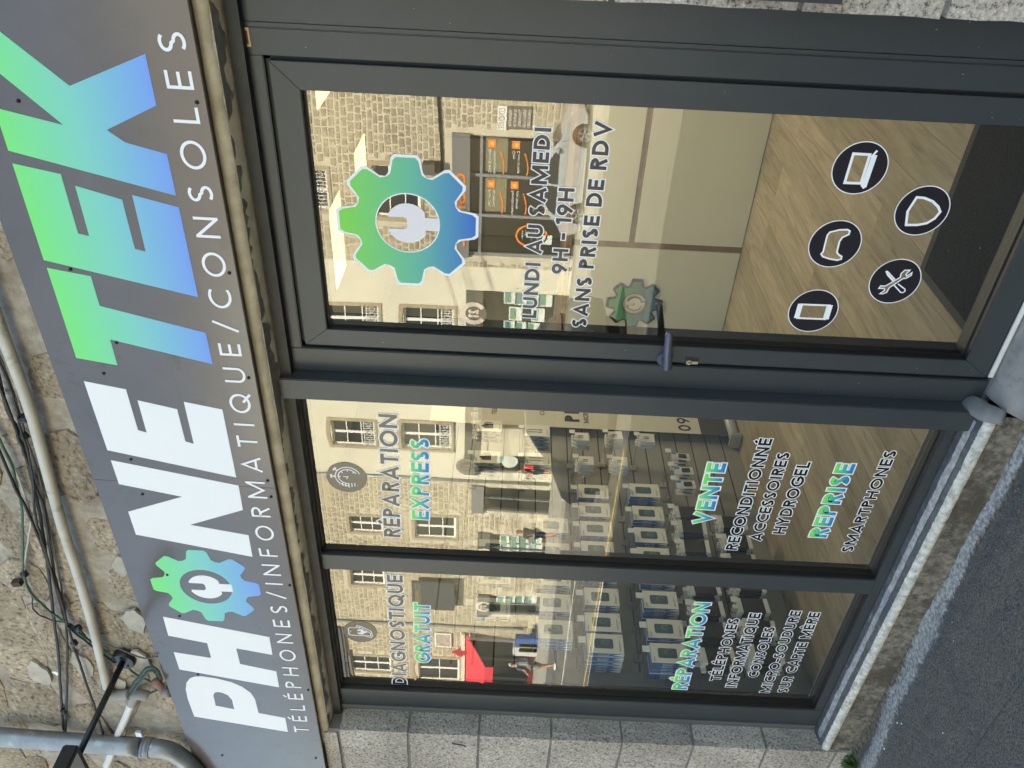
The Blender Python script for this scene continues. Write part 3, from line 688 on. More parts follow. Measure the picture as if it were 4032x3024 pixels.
# stop watch badge
c_ = uv(zA(457, 774)); rb = (uv(zA(236, 760))[1]-uv(zA(679, 790))[1])/2
MB().poly([ringpts(c_[0], c_[1], rb, 48)], YV-.0002, 0).build('stopwatch_badge', BROWNV, p_m)
m = MB(); k = rb
for R1, a0, a1 in ((.62, -70, 190), (.47, -62, 182)):
    pen(m, [(c_[0]+k*(.06+R1*math.cos(math.radians(a))), c_[1]+k*(-.06+R1*math.sin(math.radians(a)))) for a in range(a0, a1, 12)], k*.055)
for a in (0, 45, 90, -45): pen(m, [(c_[0]+k*(.06+q*math.cos(math.radians(a))), c_[1]+k*(-.06+q*math.sin(math.radians(a)))) for q in (.34, .44)], k*.05, lift=.0005)
pen(m, [(c_[0]+k*.06, c_[1]+k*.16), (c_[0]+k*.06, c_[1]-k*.06), (c_[0]-k*.1, c_[1]+k*.02)], k*.05, lift=.0005)
pen(m, [(c_[0]+k*.06, c_[1]+k*.56), (c_[0]+k*.06, c_[1]+k*.76)], k*.09, lift=.0006); pen(m, [(c_[0]-k*.07, c_[1]+k*.76), (c_[0]+k*.19, c_[1]+k*.76)], k*.1, lift=.0005)
pen(m, [(c_[0]+k*.46, c_[1]+k*.45), (c_[0]+k*.55, c_[1]+k*.56)], k*.08, lift=.0006); pen(m, [(c_[0]+k*.46, c_[1]+k*.64), (c_[0]+k*.64, c_[1]+k*.49)], k*.1, lift=.0005)
for i in range(7): pen(m, [(c_[0]-k*(.36+(.12 if i in (0, 6) else .0)), c_[1]+k*(.38-.15*i)), (c_[0]-k*(.66-abs(i-3)*.05), c_[1]+k*(.38-.15*i))], k*.05, lift=.0005)
m.build('stopwatch_drawing', WHITE, p_m)
# phone in hand badge
c_ = uv(zB(511, 867)); rb = (uv(zB(311, 860))[1]-uv(zB(712, 880))[1])/2; k = rb
MB().poly([ringpts(c_[0], c_[1], rb, 48)], YV-.0002, 0).build('phone_badge', BROWNV, p_l)
m = MB(); q = lambda x, z: (c_[0]+k*x, c_[1]+k*z)
pen(m, [q(-.36, -.62), q(-.36, .60), q(-.28, .70), q(.28, .70), q(.36, .60), q(.36, .0)], k*.06)
pen(m, [q(-.36, -.58), q(-.1, -.60), q(.36, -.1), q(.5, .22), q(.58, .16), q(.5, -.12), q(.1, -.62), q(-.36, -.72)], k*.05, lift=.0005)
pen(m, [q(-.36, -.3), q(-.46, -.36), q(-.5, -.62), q(-.36, -.70)], k*.05, lift=.0006); pen(m, [q(-.08, .58), q(.08, .58)], k*.04)
m.poly([wrench_loop(q(0, .0)[0], q(0, -.02)[1], k*.36)], YV-.0006, 0)
m.build('phone_drawing', WHITE, p_l)
# maker's sticker in the top left corner of the frame
STK = mat('cream_sticker', lin(.62, .52, .26), .5); REDS = mat('maroon_print', lin(.22, .02, .03), .5)
def sticker(pc, pr_, pb, parent, y=-.0008):
    a, b, c = U(*pc, y=y), U(*pr_, y=y), U(*pb, y=y); u = b-a; v = c-a; d = Vector((0, -.0004, 0))
    m = MB(); m.add([a, c, c+u, b], [(0, 1, 2, 3)])
    o = m.build('maker_sticker', STK, parent); m = MB()
    for s0_, s1_, t0, t1, i in [(.15, .85, .62, .84, 1), (.15, .7, .2, .26, 0), (.15, .8, .32, .38, 0), (.15, .6, .44, .5, 0)]:
        m.add([a+u*s0_+v*t0+d, a+u*s0_+v*t1+d, a+u*s1_+v*t1+d, a+u*s1_+v*t0+d], [(0, 1, 2, 3)], i)
    m.build('sticker_print', [BLACK, REDS], o)
sticker((1230+425*.1808, 2600+600*.1808), (1230+405*.1808, 2600+470*.1808), (1230+568*.1808, 2600+607*.1808), win)

# ================================================================== DOOR
door = thing('shop_door', 'anthracite aluminium glass door with gear logo and opening hours on its pane', 'door', (0, 0, 0))
LX0, LX1, LZ0, LZ1 = -1.462, -.598, .081, 2.243
OX0, OX1, OZ0, OZ1 = -1.403, -.668, .165, 2.171
def mitre(name, o, i, y0, y1, m_, parent):
    """frame of four mitred bars"""
    (a0, b0, a1, b1), (c0, d0, c1_, d1) = o, i; e = .0004
    for lp in ([(a0, b0+e), (c0, d0+e), (c0, d1-e), (a0, b1-e)], [(a1, b0+e), (a1, b1-e), (c1_, d1-e), (c1_, d0+e)], [(a0+e, b0), (a1-e, b0), (c1_-e, d0), (c0+e, d0)], [(a0+e, b1), (c0+e, d1), (c1_-e, d1), (a1-e, b1)]):
        MB().poly([lp], y0, y1-y0).build(name, m_, parent, bevel=.0012)
mitre('leaf_rail', (LX0, LZ0, LX1, LZ1), (OX0, OZ0, OX1, OZ1), 0, .06, FRAME, door)
p_d = pane(OX0+.001, OX1-.001, OZ0+.001, OZ1-.001, door); gasket(OX0, OX1, OZ0, OZ1, door)
boxo('bottom_brush_strip', LX0+.004, LX1, -.006, -.0006, .064, .078, mat('white_weather_strip', lin(.72, .70, .66), .7, 0, .2, 12), door)
# lever handle outside, its twin inside, lock cylinder
def handle(y0, sgn, name):
    c = Vector((-1.447, y0, 1.108)); m = MB()
    m.tube([c+Vector((0, 0, 0)), c+Vector((0, sgn*.012, 0))], [.026, .024], 20)
    m.tube([c+Vector((0, sgn*.010, 0)), c+Vector((0, sgn*.042, 0))], [.0125, .0125], 14)
    m.tube(smoothpath([c+Vector((-.008, sgn*.046, -.004)), c+Vector((.02, sgn*.050, 0)), c+Vector((.07, sgn*.050, .006)), c+Vector((.125, sgn*.046, .010))], 5), [.008]+[.0155]*2+[.015]*3+[.0135]*5+[.012]*3+[.011, .007], 12)
    return m.build(name, mat('grey_blue_handle_paint', lin(.085, .098, .13), .32, .15, .35, 9, .0004, 60, stain=(lin(.20, .18, .17), 22, .62)) if sgn < 0 else BLACK, door, True, sharp=50)
handle(0, -1, 'lever_handle'); 
c = Vector((-1.300, .06, 1.165)); m = MB(); m.tube(smoothpath([(-1.44, .075, 1.108), (-1.44, .105, 1.108), (-1.41, .112, 1.11), (-1.33, .110, 1.128), (-1.315, .108, 1.132)], 5), .011, 10); m.build('inner_lever_handle', BLACK, door, True)
lk = U(2500+1255*.1808, 1200+1245*.1808, y=0)
m = MB(); m.box(lk.x-.007, lk.x+.018, -.0008, .004, lk.z-.018, lk.z+.026); lo = m.build('lock_plate_hole', GASKET, door)
m = MB(); m.tube([(lk.x+.0, -.0005, lk.z+.012), (lk.x, -.006, lk.z+.012)], .0088, 20); m.box(lk.x-.005, lk.x+.005, -.006, .002, lk.z-.016, lk.z+.008)
STEEL = mat('brass_steel', lin(.62, .58, .50), .3, .9); lc = m.build('lock_cylinder', STEEL, door, False)
boxo('keyhole', lk.x-.0012, lk.x+.0012, -.0066, -.0060, lk.z+.007, lk.z+.017, BLACK, lc)
# vinyl on the door pane
def zE(u, v): return (1950+u*.30137, 400+v*.30137)
def zF(u, v): return (1950+u*.30137, 850+v*.30137)
vline('LUNDI AU SAMEDI', zF(550, 1355), zE(755, 324), zF(330, 1350), p_d, t=.22)
vline('9H - 19H', zF(942, 783), zE(1060, 1112), zF(711, 778), p_d, t=.22)
vline('SANS PRISE DE RDV', zF(1200, 1475), zE(1553, 232), zF(978, 1469), p_d, t=.22)
gc = U(1605.3, 879.5, y=YV); rh = (U(1475.8, 876, y=YV).z-U(1734.7, 883, y=YV).z)/2
GG = gradient('door_gear_gradient', srgb(118, 208, 84), srgb(40, 100, 190), gc.z-rh*2.1, gc.z+rh*1.9, cmid=srgb(92, 178, 150))
MB().poly(gear_loops(gc.x, gc.z, rh*.985), YV-.0006, 0).build('gear_decal', GG, p_d)
# white rim: slightly larger gear and the hole's ring
big = gear_loops(gc.x, gc.z, rh*1.0, root=1.645, tip=2.155, wt=.41, wb=.50, hole=False)
MB().poly(big+[list(reversed(ringpts(gc.x, gc.z, rh*.945, 40)))], YV-.0002, 0).build('gear_rim', WHITE, p_d)
MB().poly([wrench_loop(gc.x, gc.z, rh*.96)], YV-.0004, 0).build('spanner_decal', LILAC, p_d)
def zG(u, v): return (3050+u*.5123, 500+v*.5123)
RB = .0752
def badge(cu, cv, holes, strokes, name):
    c = uv(zG(cu, cv)); hs = [[uv(zG(*q)) for q in h] for h in holes]
    hs = [h if sum(a[0]*b[1]-b[0]*a[1] for a, b in zip(h, h[1:]+h[:1])) < 0 else h[::-1] for h in hs]
    b = MB().poly([ringpts(c[0], c[1], RB*.975, 48)]+hs, YV-.0002, 0).build(name, DARKV, p_d)
    m = MB(); pen(m, ringpts(c[0], c[1], RB*.985, 48), RB*.035, True, .0005)
    for st, wd, cl in strokes: pen(m, [uv(zG(*q)) for q in st], wd, cl, .0006+.0001*(len(m.v) % 5))
    m.build('badge_drawing', WHITE, b)
lap = [(538, 428), (606, 205), (733, 212), (662, 432)]
badge(655, 317, [lap], [(lap, .0075, True), ([(788, 180), (742, 232)], .006, False), ([(768, 215), (683, 462)], .015, False), ([(668, 440), (688, 470)], .007, False)], 'laptop_badge')
sh = [(1010, 752), (1022, 648), (1092, 540), (1150, 545), (1215, 572), (1256, 612), (1272, 652), (1230, 702), (1170, 738), (1100, 752)]
badge(1133, 645, [sh], [(sh, .0072, True)], 'shield_badge')
gp = [(372, 960), (405, 832), (425, 808), (500, 790), (560, 788), (578, 800), (570, 825), (520, 848), (498, 880), (478, 960), (490, 980), (515, 995), (510, 1015), (480, 1023), (420, 1012), (370, 995), (357, 975)]
badge(463, 900, [gp], [(gp, .0050, True)], 'gamepad_badge')
tl = [(800, 1240), (815, 1220), (850, 1222), (965, 1155), (972, 1125), (1000, 1100), (1040, 1100), (1010, 1130), (1015, 1145), (1055, 1118), (1050, 1140), (1010, 1162), (985, 1165), (880, 1235), (862, 1270), (830, 1282), (808, 1280), (845, 1255), (842, 1240)]
badge(924, 1187, [tl], [(tl, .0036, True), ([(858, 1105), (870, 1135), (915, 1185)], .006, False), ([(868, 1110), (925, 1172)], .0036, False), ([(948, 1205), (1000, 1245), (1002, 1260), (985, 1272), (968, 1270), (915, 1212)], .0036, False)], 'tools_badge')
ph = [(170, 1468), (200, 1363), (427, 1372), (392, 1474)]
badge(296, 1414, [ph], [([(168, 1468), (200, 1358)], .016, False), ([(392, 1478), (425, 1368)], .018, False), ([(196, 1362), (430, 1371)], .0060, False), ([(166, 1467), (396, 1476)], .0060, False)], 'phone_badge')

# fixed frame round the door and the flat side panel
sur = thing('door_surround', 'anthracite fixed frame and flat panel round the glass door', 'door frame', (0, 0, 0))
rail('left_jamb', PO1, -1.477, .060, 2.327, sur); rail('right_jamb', -.586, -.5195, .055, 2.327, sur); rail('head', -1.477, -.586, 2.256, 2.327, sur)
rail('cover_strip', -.5185, -.5078, .055, 2.327, sur, .0008, bev=.0006); rail('side_panel', -.5068, XR+.030, .05, 2.327, sur, .001)
m = MB(); m.box(PO1+.001, -1.40, .062, .10, .06, 2.32); m.box(-.66, XR, .062, .10, .06, 2.32); m.box(-1.40, -.66, .062, .10, 2.2, 2.32); m.box(-1.478, -.586, .02, .058, .08, 2.26) if False else None
m.build('rebate', FRAME_D, sur)
boxo('rebate_stop', -1.4775, LX0-.0, .018, .05, .07, 2.256, FRAME_D, sur); boxo('rebate_stop', LX1, -.587, .018, .05, .07, 2.256, FRAME_D, sur); boxo('rebate_stop', -1.4765, -.588, .018, .05, LZ1, 2.2565, FRAME_D, sur)
boxo('threshold', PO1, XR, -.004, .09, .040, .066, mat('threshold_metal', lin(.2, .2, .2), .5, .5), sur)
sticker((1557*KZ, 303*KZ), (1536*KZ, 178*KZ), (1628*KZ, 303*KZ), sur)
m = MB(); r_ = random.Random(9)
for i in range(34):
    x = r_.choice([r_.uniform(-.505, XR), r_.uniform(-.584, -.521), r_.uniform(-.66, -.605), r_.uniform(-1.455, -1.408), r_.uniform(-1.56, -1.48), r_.uniform(-2.53, -2.45)]); z = r_.uniform(.12, 2.25) if r_.random() < .6 else r_.uniform(.12, .6)
    a, b = r_.uniform(.0006, .0014), r_.uniform(.0006, .0028); g = r_.uniform(-.5, .5)
    m.add([(x-a, -.0012, z-b), (x+a, -.0012, z-b+g*a), (x+a, -.0012, z+b), (x-a, -.0012, z+b-g*a)], [(0, 1, 2, 3)])
sp = m.build('dust_specks', mat('dust_speck', lin(.22, .22, .21), .8), sur); sp['kind'] = 'stuff'
# dark metal box hung at the right picture edge
p = U(2750, -18, y=YW-.05); q = U(3320, 2, y=YW-.05)
m = MB(); m.box(p.x-.004, p.x+.34, YW-.05, YW-.012, q.z, p.z); b = m.build('letter_box', FRAME, None, bevel=.003); m = MB(); m.box(p.x+.012, p.x+.3, YW-.056, YW-.0505, q.z+.02, p.z-.02); m.build('flap', FRAME, b, bevel=.002)
tag(b, 'dark metal letter box on the granite right of the door panel', 'letter box')

# ================================================================== FITTINGS ON THE WALL ABOVE THE SIGN
YP = YW-.032
def on(cf, pts, y, rough=0, seed=0):
    return [U(*cf(u, v), y=y) for u, v in pts]
pts = on(c4, [(-300, -420), (0, 455), (200, 1010)], YP)+on(c7, [(395, 60), (505, 400), (590, 690), (650, 930), (697, 1150)], YP)
t = thing('white_conduit_pipe', 'weathered white plastic conduit running along the stone wall above the sign', 'pipe')
MB().tube(smoothpath(pts, 5), .0185, 14).build('pipe_run', PVC, t, True)
e = on(c7, [(690, 1130), (706, 1172), (760, 1188), (840, 1182)], YP+.002)
MB().tube(smoothpath(e, 4), [.0225]*8+[.0235]*5, 14).build('elbow', PVCG, t, True)
cl = on(c4, [(160, 1050)], YP)[0]
MB().tube([cl+Vector((.006, 0, 0)), cl-Vector((.006, 0, 0))], .0205, 14).build('cable_tie', BLACK, t, True)
t = thing('white_drain_pipe', 'short white plastic drain pipe with grey elbow behind the zinc downpipe', 'pipe')
a = on(c7, [(862, 1215), (840, 1270), (810, 1345), (780, 1410), (712, 1590), (690, 1640)], YP+.004)
MB().tube(smoothpath(a, 4), .0175, 12).build('pipe_run', mat('white_pvc', lin(.72, .70, .67), .45, 0, .15, 8), t, True)
a = on(c7, [(962, 1195), (900, 1180), (868, 1200), (856, 1240)], YP)
MB().tube(smoothpath(a, 4), .0225, 14).build('elbow', PVCG, t, True)
# cables
CB = mat('black_cable', lin(.020, .020, .021), .55, 0, .3, 20); CG = mat('green_cable', lin(.04, .12, .085), .5); CW = mat('grey_white_cable', lin(.48, .46, .42), .55); CBR = mat('dusty_cable', lin(.10, .085, .07), .6)
def cable(label, pts, rr, m_, off=.012, n=6):
    r_ = random.Random(len(label)*7+int(pts[0][1][0])); p = [U(*cf(*q), y=YW-off-.002*r_.random()) for cf, q in pts]
    sp = smoothpath(p, n); sp = [q+Vector((0, r_.uniform(-.0015, .0015), r_.uniform(-.0015, .0015))) for q in sp]
    return tag(MB().tube(sp, rr*.62, 7).build('wall_cable', m_, None, True), label, 'cable', 'cables strung along the stone wall')
A, B = c4, c7
cable('green cable at the top that dips down to the sign', [(A, (-60, 1080)), (A, (60, 1320)), (A, (112, 1500)), (B, (141, 0)), (B, (148, 250)), (B, (150, 400)), (B, (200, 525)), (B, (330, 650)), (B, (420, 712)), (B, (590, 838)), (B, (760, 958)), (B, (900, 1062)), (B, (1015, 1115))], .0075, CG, .022)
cable('pale thin cable beside the green one', [(A, (-60, 1090)), (A, (100, 1390)), (A, (190, 1640)), (B, (205, 40)), (B, (182, 170)), (B, (165, 300)), (B, (158, 400)), (B, (205, 520)), (B, (330, 655))], .006, CW, .018)
cable('upper of two thick black cables on the wall', [(A, (-40, 640)), (A, (50, 1000)), (A, (140, 1175)), (A, (200, 1420)), (B, (255, 0)), (B, (303, 300)), (B, (342, 620)), (B, (375, 900)), (B, (400, 1250)), (B, (412, 1420))], .0095, CB, .014)
cable('lower of two thick black cables on the wall', [(A, (-30, 770)), (A, (90, 1090)), (A, (165, 1300)), (A, (225, 1480)), (B, (288, 0)), (B, (352, 400)), (B, (418, 650)), (B, (436, 900)), (B, (430, 1250)), (B, (424, 1420))], .0085, CB, .020)
cable('black cable that drops aside toward the zinc pipe', [(A, (-60, 1140)), (A, (95, 1490)), (B, (190, 20)), (B, (300, 300)), (B, (392, 560)), (B, (470, 850)), (B, (540, 1050)), (B, (620, 1280)), (B, (668, 1440))], .0085, CB, .030)
cable('dusty pale cable just above the white conduit', [(A, (-20, 600)), (A, (100, 930)), (A, (172, 1180)), (A, (250, 1420)), (B, (300, 0)), (B, (352, 250)), (B, (393, 450)), (B, (410, 600)), (B, (432, 720)), (B, (560, 815)), (B, (690, 905))], .0062, CBR, .010)
cable('black cable along the underside of the pale one', [(A, (-60, 560)), (A, (60, 830)), (A, (110, 1000)), (A, (130, 1110)), (A, (175, 1250)), (A, (215, 1450)), (B, (232, 40)), (B, (318, 330)), (B, (395, 620)), (B, (440, 740)), (B, (600, 870)), (B, (740, 975))], .007, CB, .034)
cable('thin grey lead curving from the lamp foot to the sign', [(B, (660, 850)), (B, (770, 885)), (B, (860, 925)), (B, (950, 948)), (B, (1020, 935))], .0055, CBR, .045)
cable('thin loose lead looping under the black cables', [(B, (210, 540)), (B, (222, 640)), (B, (330, 700)), (B, (480, 735)), (B, (590, 850))], .0045, CB, .012)
cable('thin wire hanging under the grey elbow', [(B, (905, 1230)), (B, (880, 1300)), (B, (840, 1360)), (B, (815, 1450))], .0045, CBR, .03)
for i, dv in enumerate((-16, -5, 6, 17)):
    cable(['outermost', 'second', 'third', 'innermost'][i]+' dark green lead of the looped bundle above the sign', [(B, (842+dv*.5, 1170+dv)), (B, (900+dv, 1090+dv*.4)), (B, (960+dv*.5, 1022+dv*.9)), (B, (1010-dv*.2, 1030+dv)), (B, (1032-dv, 1090+dv*.3)), (B, (1022-dv, 1150)), (B, (975-dv*.6, 1172+dv*.5))], .0055, CG if i % 2 else CB, .05)
p = U(*c7(1022, 1115), y=YW-.06); MB().tube([p+Vector((.012, 0, .02)), p+Vector((-.012, 0, -.02))], .018, 10)
tag(MB().tube([p+Vector((.02, 0, .012)), p+Vector((-.02, 0, -.012))], .017, 10).build('tape_wrap', mat('pink_tape', lin(.35, .17, .14), .6, 0, .3, 30), None, True), 'pinkish tape wrapped round the looped cable bundle', 'tape')
tag(MB().tube([U(*c7(66+20, 460), y=YW-.02), U(*c7(140, 455), y=YW-.02)], [.016, .016], 4).build('socket_box', mat('rusty_box', lin(.05, .032, .022), .8), None), 'small dark rusty socket box at the top of the wall', 'box')
tag(MB().tube([U(*c7(1055, 1165), y=YW-.02), U(*c7(1110, 1165), y=YW-.02)], [.024, .024], 12).build('cable_gland', PVCG, None, True), 'grey cable gland peeping over the sign edge', 'gland')
# ties on the cables
tie0 = None
for i, (cf, u_, v_) in enumerate([(c4, 158, 1165), (c7, 158, 402), (c7, 482, 848), (c7, 508, 752), (c7, 415, 1290)]):
    p = U(*cf(u_, v_), y=YW-.024); d = Vector((.009, 0, .003))
    lb = ['on the green cable left of the sign end', 'below the rusty socket box', 'on the dropping black cable', 'just above the white conduit', 'beside the zinc downpipe'][i]
    tag(MB().tube([p-d, p+d], .013, 9).build('cable_tie', BLACK, None, True), 'black cable tie '+lb, 'cable tie', 'black ties round the wall cables')
# zinc downpipe
YD = YW-.065
t = thing('zinc_downpipe', 'grey zinc downpipe with an elbow at the far left end of the sign', 'downpipe')
a = on(c7, [(-420, 1405), (0, 1456), (470, 1492), (900, 1522)], YD); b = on(c7, [(960, 1527), (1035, 1532), (1110, 1552), (1180, 1595), (1240, 1650), (1310, 1740), (1390, 1860)], YD)
MB().tube(smoothpath(a, 4), .0415, 20).build('pipe_run', ZINC, t, True)
MB().tube(smoothpath(b, 4), .0405, 20).build('elbow', ZINC, t, True)
c = on(c7, [(922, 1523), (982, 1529)], YD)
cm = MB().tube(c, .0445, 20); cb = cm.build('collar', ZINC, t, True)
for k in (.2, .55, .9): MB().tube([c[0].lerp(c[1], k-.06), c[0].lerp(c[1], k+.06)], .0465, 20).build('collar_bead', ZINC, cb, True)
c = on(c7, [(912, 1480)], YD-.05)[0]; boxo('clamp_lug', c.x+.025, c.x+.062, c.y+.0, c.y+.012, c.z-.014, c.z+.014, mat('clamp_steel', lin(.55, .56, .57), .4, .5), t, .002)
# black wall lamp
lp = thing('wall_lamp', 'black projecting lamp arm with round wall plate over the sign', 'lamp')
b0 = U(*c7(812, 935), y=YW); LB = mat('black_lamp_paint', lin(.014, .015, .017), .45)
m = MB(); m.tube([b0, b0+Vector((0, -.022, 0)), b0+Vector((0, -.030, 0))], [.050, .050, .044], 28); wp = m.build('wall_plate', LB, lp, True, sharp=40)
for dx, dz in ((.03, .0), (-.022, -.018), (0, .03)): MB().tube([b0+Vector((dx, -.028, dz)), b0+Vector((dx, -.033, dz))], .005, 8).build('screw', SCREW, wp, True)
a1 = Vector((b0.x, -.56, b0.z+.002)); MB().tube([b0+Vector((0, -.02, 0)), a1], .0125, 14).build('arm', LB, lp, True)
m = MB(); x, y, z_ = a1; m.box(x-.085, x+.085, y-.16, y+.015, z_-.028, z_+.03); m.build('lamp_head', LB, lp, bevel=.006)
boxo('lens', x-.07, x+.07, y-.145, y-.01, z_-.0305, z_-.0285, mat('lamp_lens', lin(.6, .6, .58), .2), lp)
# chipped cement patches and a bit of paper on the wall
for i, (u_, v_, s1, s2) in enumerate([(250, 1040, .09, .05), (540, 985, .11, .05), (760, 1120, .08, .06), (420, 580, .05, .015), (870, 700, .09, .05), (920, 960, .08, .05), (790, 350, .06, .035)]):
    p = U(*c7(u_, v_), y=YW); r_ = random.Random(i)
    lp_ = [(p.x+s1*math.cos(a)*r_.uniform(.6, 1.1), p.z+s2*math.sin(a)*r_.uniform(.6, 1.1)) for a in [2*math.pi*k/14 for k in range(14)]]
    MB().poly([lp_], YW-.006-.002*(i % 3), .012).build('mortar_patch', mat('pale_mortar', lin(.50, .46, .39), .95, 0, .3, 12, .006, 50), bld)
p = U(*c7(362, 1038), y=YW-.012); m = MB(); m.add([(p.x, p.y, p.z+.02), (p.x-.02, p.y-.004, p.z), (p.x-.01, p.y-.002, p.z-.018), (p.x+.018, p.y-.008, p.z-.006)], [(0, 1, 2, 3)]); tag(m.build('plaster_flake', WHITE), 'white torn paper flake stuck on the wall above the zinc pipe', 'paper')
nl = U(1344+760*KZ, 2016+1507*KZ, y=YW-.008); tag(MB().tube([(nl.x, YW-.004, nl.z+.03), (nl.x, YW-.012, nl.z-.025), (nl.x+.006, YW-.02, nl.z-.034)], .003, 6).build('bent_nail', BLACK, None, True), 'bent black nail in the face of the granite pier', 'nail')

# ================================================================== SHOP INTERIOR
FZ = .050; CZ = 2.62; RX0, RX1, RY0, RY1 = -3.56, 1.4, .11, 5.4
IW = mat('interior_white_wall', lin(.40, .38, .33), .8); 
m = MB(); m.box(RX0-.05, RX0, RY0, RY1, -.1, CZ+.1); m.box(RX1, RX1+.05, RY0, RY1, -.1, CZ+.1); m.box(RX0-.05, RX1+.05, RY1, RY1+.05, -.1, CZ+.1); m.box(RX0, -3.45, RY0-.02, RY0+.0, FZ, CZ); m.box(XR, RX1, RY0-.02, RY0, FZ, CZ)
m.box(RX0, RX1, RY0-.02, RY0, 2.34, CZ)
struct(m.build('interior_wall', IW)); struct(boxo('ceiling', RX0-.05, RX1+.05, RY0-.05, RY1+.05, CZ, CZ+.08, mat('ceiling_white', lin(.7, .69, .66), .9)))
struct(boxo('floor_base', RX0-.05, RX1+.05, .07, RY1+.05, -.12, FZ-.010, mat('screed', lin(.10, .08, .06), .9)))
# oak laminate planks laid front to back
def plank_mat():
    m = bpy.data.materials.new('oak_plank'); m.use_nodes = True; n = m.node_tree.nodes; L = m.node_tree.links; p = n['Principled BSDF']
    p.inputs['Roughness'].default_value = .42; p.inputs['Specular IOR Level'].default_value = .4
    oi = n.new('ShaderNodeObjectInfo'); tc = n.new('ShaderNodeTexCoord'); ad = n.new('ShaderNodeVectorMath'); ad.operation = 'ADD'
    cb = n.new('ShaderNodeCombineXYZ'); mu = n.new('ShaderNodeMath'); mu.operation = 'MULTIPLY'; mu.inputs[1].default_value = 37.7
    L.new(oi.outputs['Random'], mu.inputs[0]); L.new(mu.outputs[0], cb.inputs[1]); L.new(mu.outputs[0], cb.inputs[0])
    L.new(tc.outputs['Object'], ad.inputs[0]); L.new(cb.outputs[0], ad.inputs[1])
    mp = n.new('ShaderNodeMapping'); mp.inputs['Scale'].default_value = (9, .9, 1); L.new(ad.outputs[0], mp.inputs['Vector'])
    nz = n.new('ShaderNodeTexNoise'); nz.inputs['Scale'].default_value = 2.6; nz.inputs['Detail'].default_value = 7; nz.inputs['Roughness'].default_value = .62; nz.inputs['Distortion'].default_value = 1.1
    L.new(mp.outputs[0], nz.inputs['Vector'])
    r_ = n.new('ShaderNodeValToRGB'); e = r_.color_ramp.elements; e[0].position = .3; e[0].color = lin(.20, .158, .105); e[1].position = .7; e[1].color = lin(.40, .335, .24); k = e.new(.48); k.color = lin(.31, .255, .175)
    L.new(nz.outputs['Fac'], r_.inputs['Fac'])
    hs = n.new('ShaderNodeHueSaturation'); mr = n.new('ShaderNodeMapRange'); mr.inputs['To Min'].default_value = .82; mr.inputs['To Max'].default_value = 1.14
    L.new(oi.outputs['Random'], mr.inputs['Value']); L.new(mr.outputs['Result'], hs.inputs['Value']); L.new(r_.outputs['Color'], hs.inputs['Color']); L.new(hs.outputs['Color'], p.inputs['Base Color'])
    return m
OAK = plank_mat(); flo = struct(bpy.data.objects.new('plank_floor', None)); COL.objects.link(flo)
PW, PL = .186, 1.25
pm = bpy.data.meshes.new('plank'); mb = MB().box(0, PW-.0012, 0, PL-.0012, -.010, 0); pm.from_pydata(mb.v, [], mb.f); pm.materials.append(OAK)
r = random.Random(11); x = RX0-.05
while x < RX1:
    y = .085-r.random()*PL*.9
    while y < RY1:
        o = bpy.data.objects.new('plank', pm); COL.objects.link(o); o.parent = flo
        y0 = max(y, .085); o.location = (x, y0, FZ-.0004*r.random()); o.scale = (1, (y+PL-y0)/PL, 1); y += PL
    x += PW
# ceiling light panels (lit)
LED = emit('led_panel_light', (1, .86, .46, 1), .34); WHP = mat('white_plastic', lin(.75, .75, .73), .4)
for i, (a, b, c, d, lb) in enumerate([(-1.37, -.80, 1.93, 2.33, 'lit square ceiling light panel nearest the door hinge side'), (-2.42, -1.93, 1.97, 2.25, 'lit square ceiling light panel in the front row on the left'), (-2.40, -1.90, 2.74, 3.10, 'lit square ceiling light panel in the row farther back')]):
    t = thing('ceiling_light', lb, 'ceiling light', ((a+b)/2, (c+d)/2, CZ), 'square light panels on the shop ceiling')
    hx, hy = (b-a)/2, (d-c)/2
    m = MB(); m.box(-hx-.012, hx+.012, -hy-.012, hy+.012, -.006, -.0005); m.build('frame', WHP, t)
    m = MB(); m.box(-hx, hx, -hy, hy, -.0085, -.0065); m.build('diffuser', LED, t)
    al = bpy.data.lights.new('panel_lamp', 'AREA'); al.shape = 'RECTANGLE'; al.size = 2*hx; al.size_y = 2*hy; al.energy = 3.5; al.color = (1, .93, .80)
    ao = bpy.data.objects.new('panel_lamp', al); COL.objects.link(ao); ao.parent = t; ao.location = (0, 0, -.0095)
# black door mat with a ribbed border
t = thing('door_mat', 'black entrance mat with grey rubber edge on the oak floor inside the door', 'mat')
boxo('border', -1.447, -.45, .10, .655, FZ+.0015, FZ+.0075, mat('mat_rubber', lin(.045, .045, .042), .8), t, .002)
boxo('pile', -1.41, -.49, .115, .615, FZ+.0078, FZ+.012, mat('mat_pile', lin(.012, .0125, .014), 1, 0, .5, 120, .004, 300), t, .002)

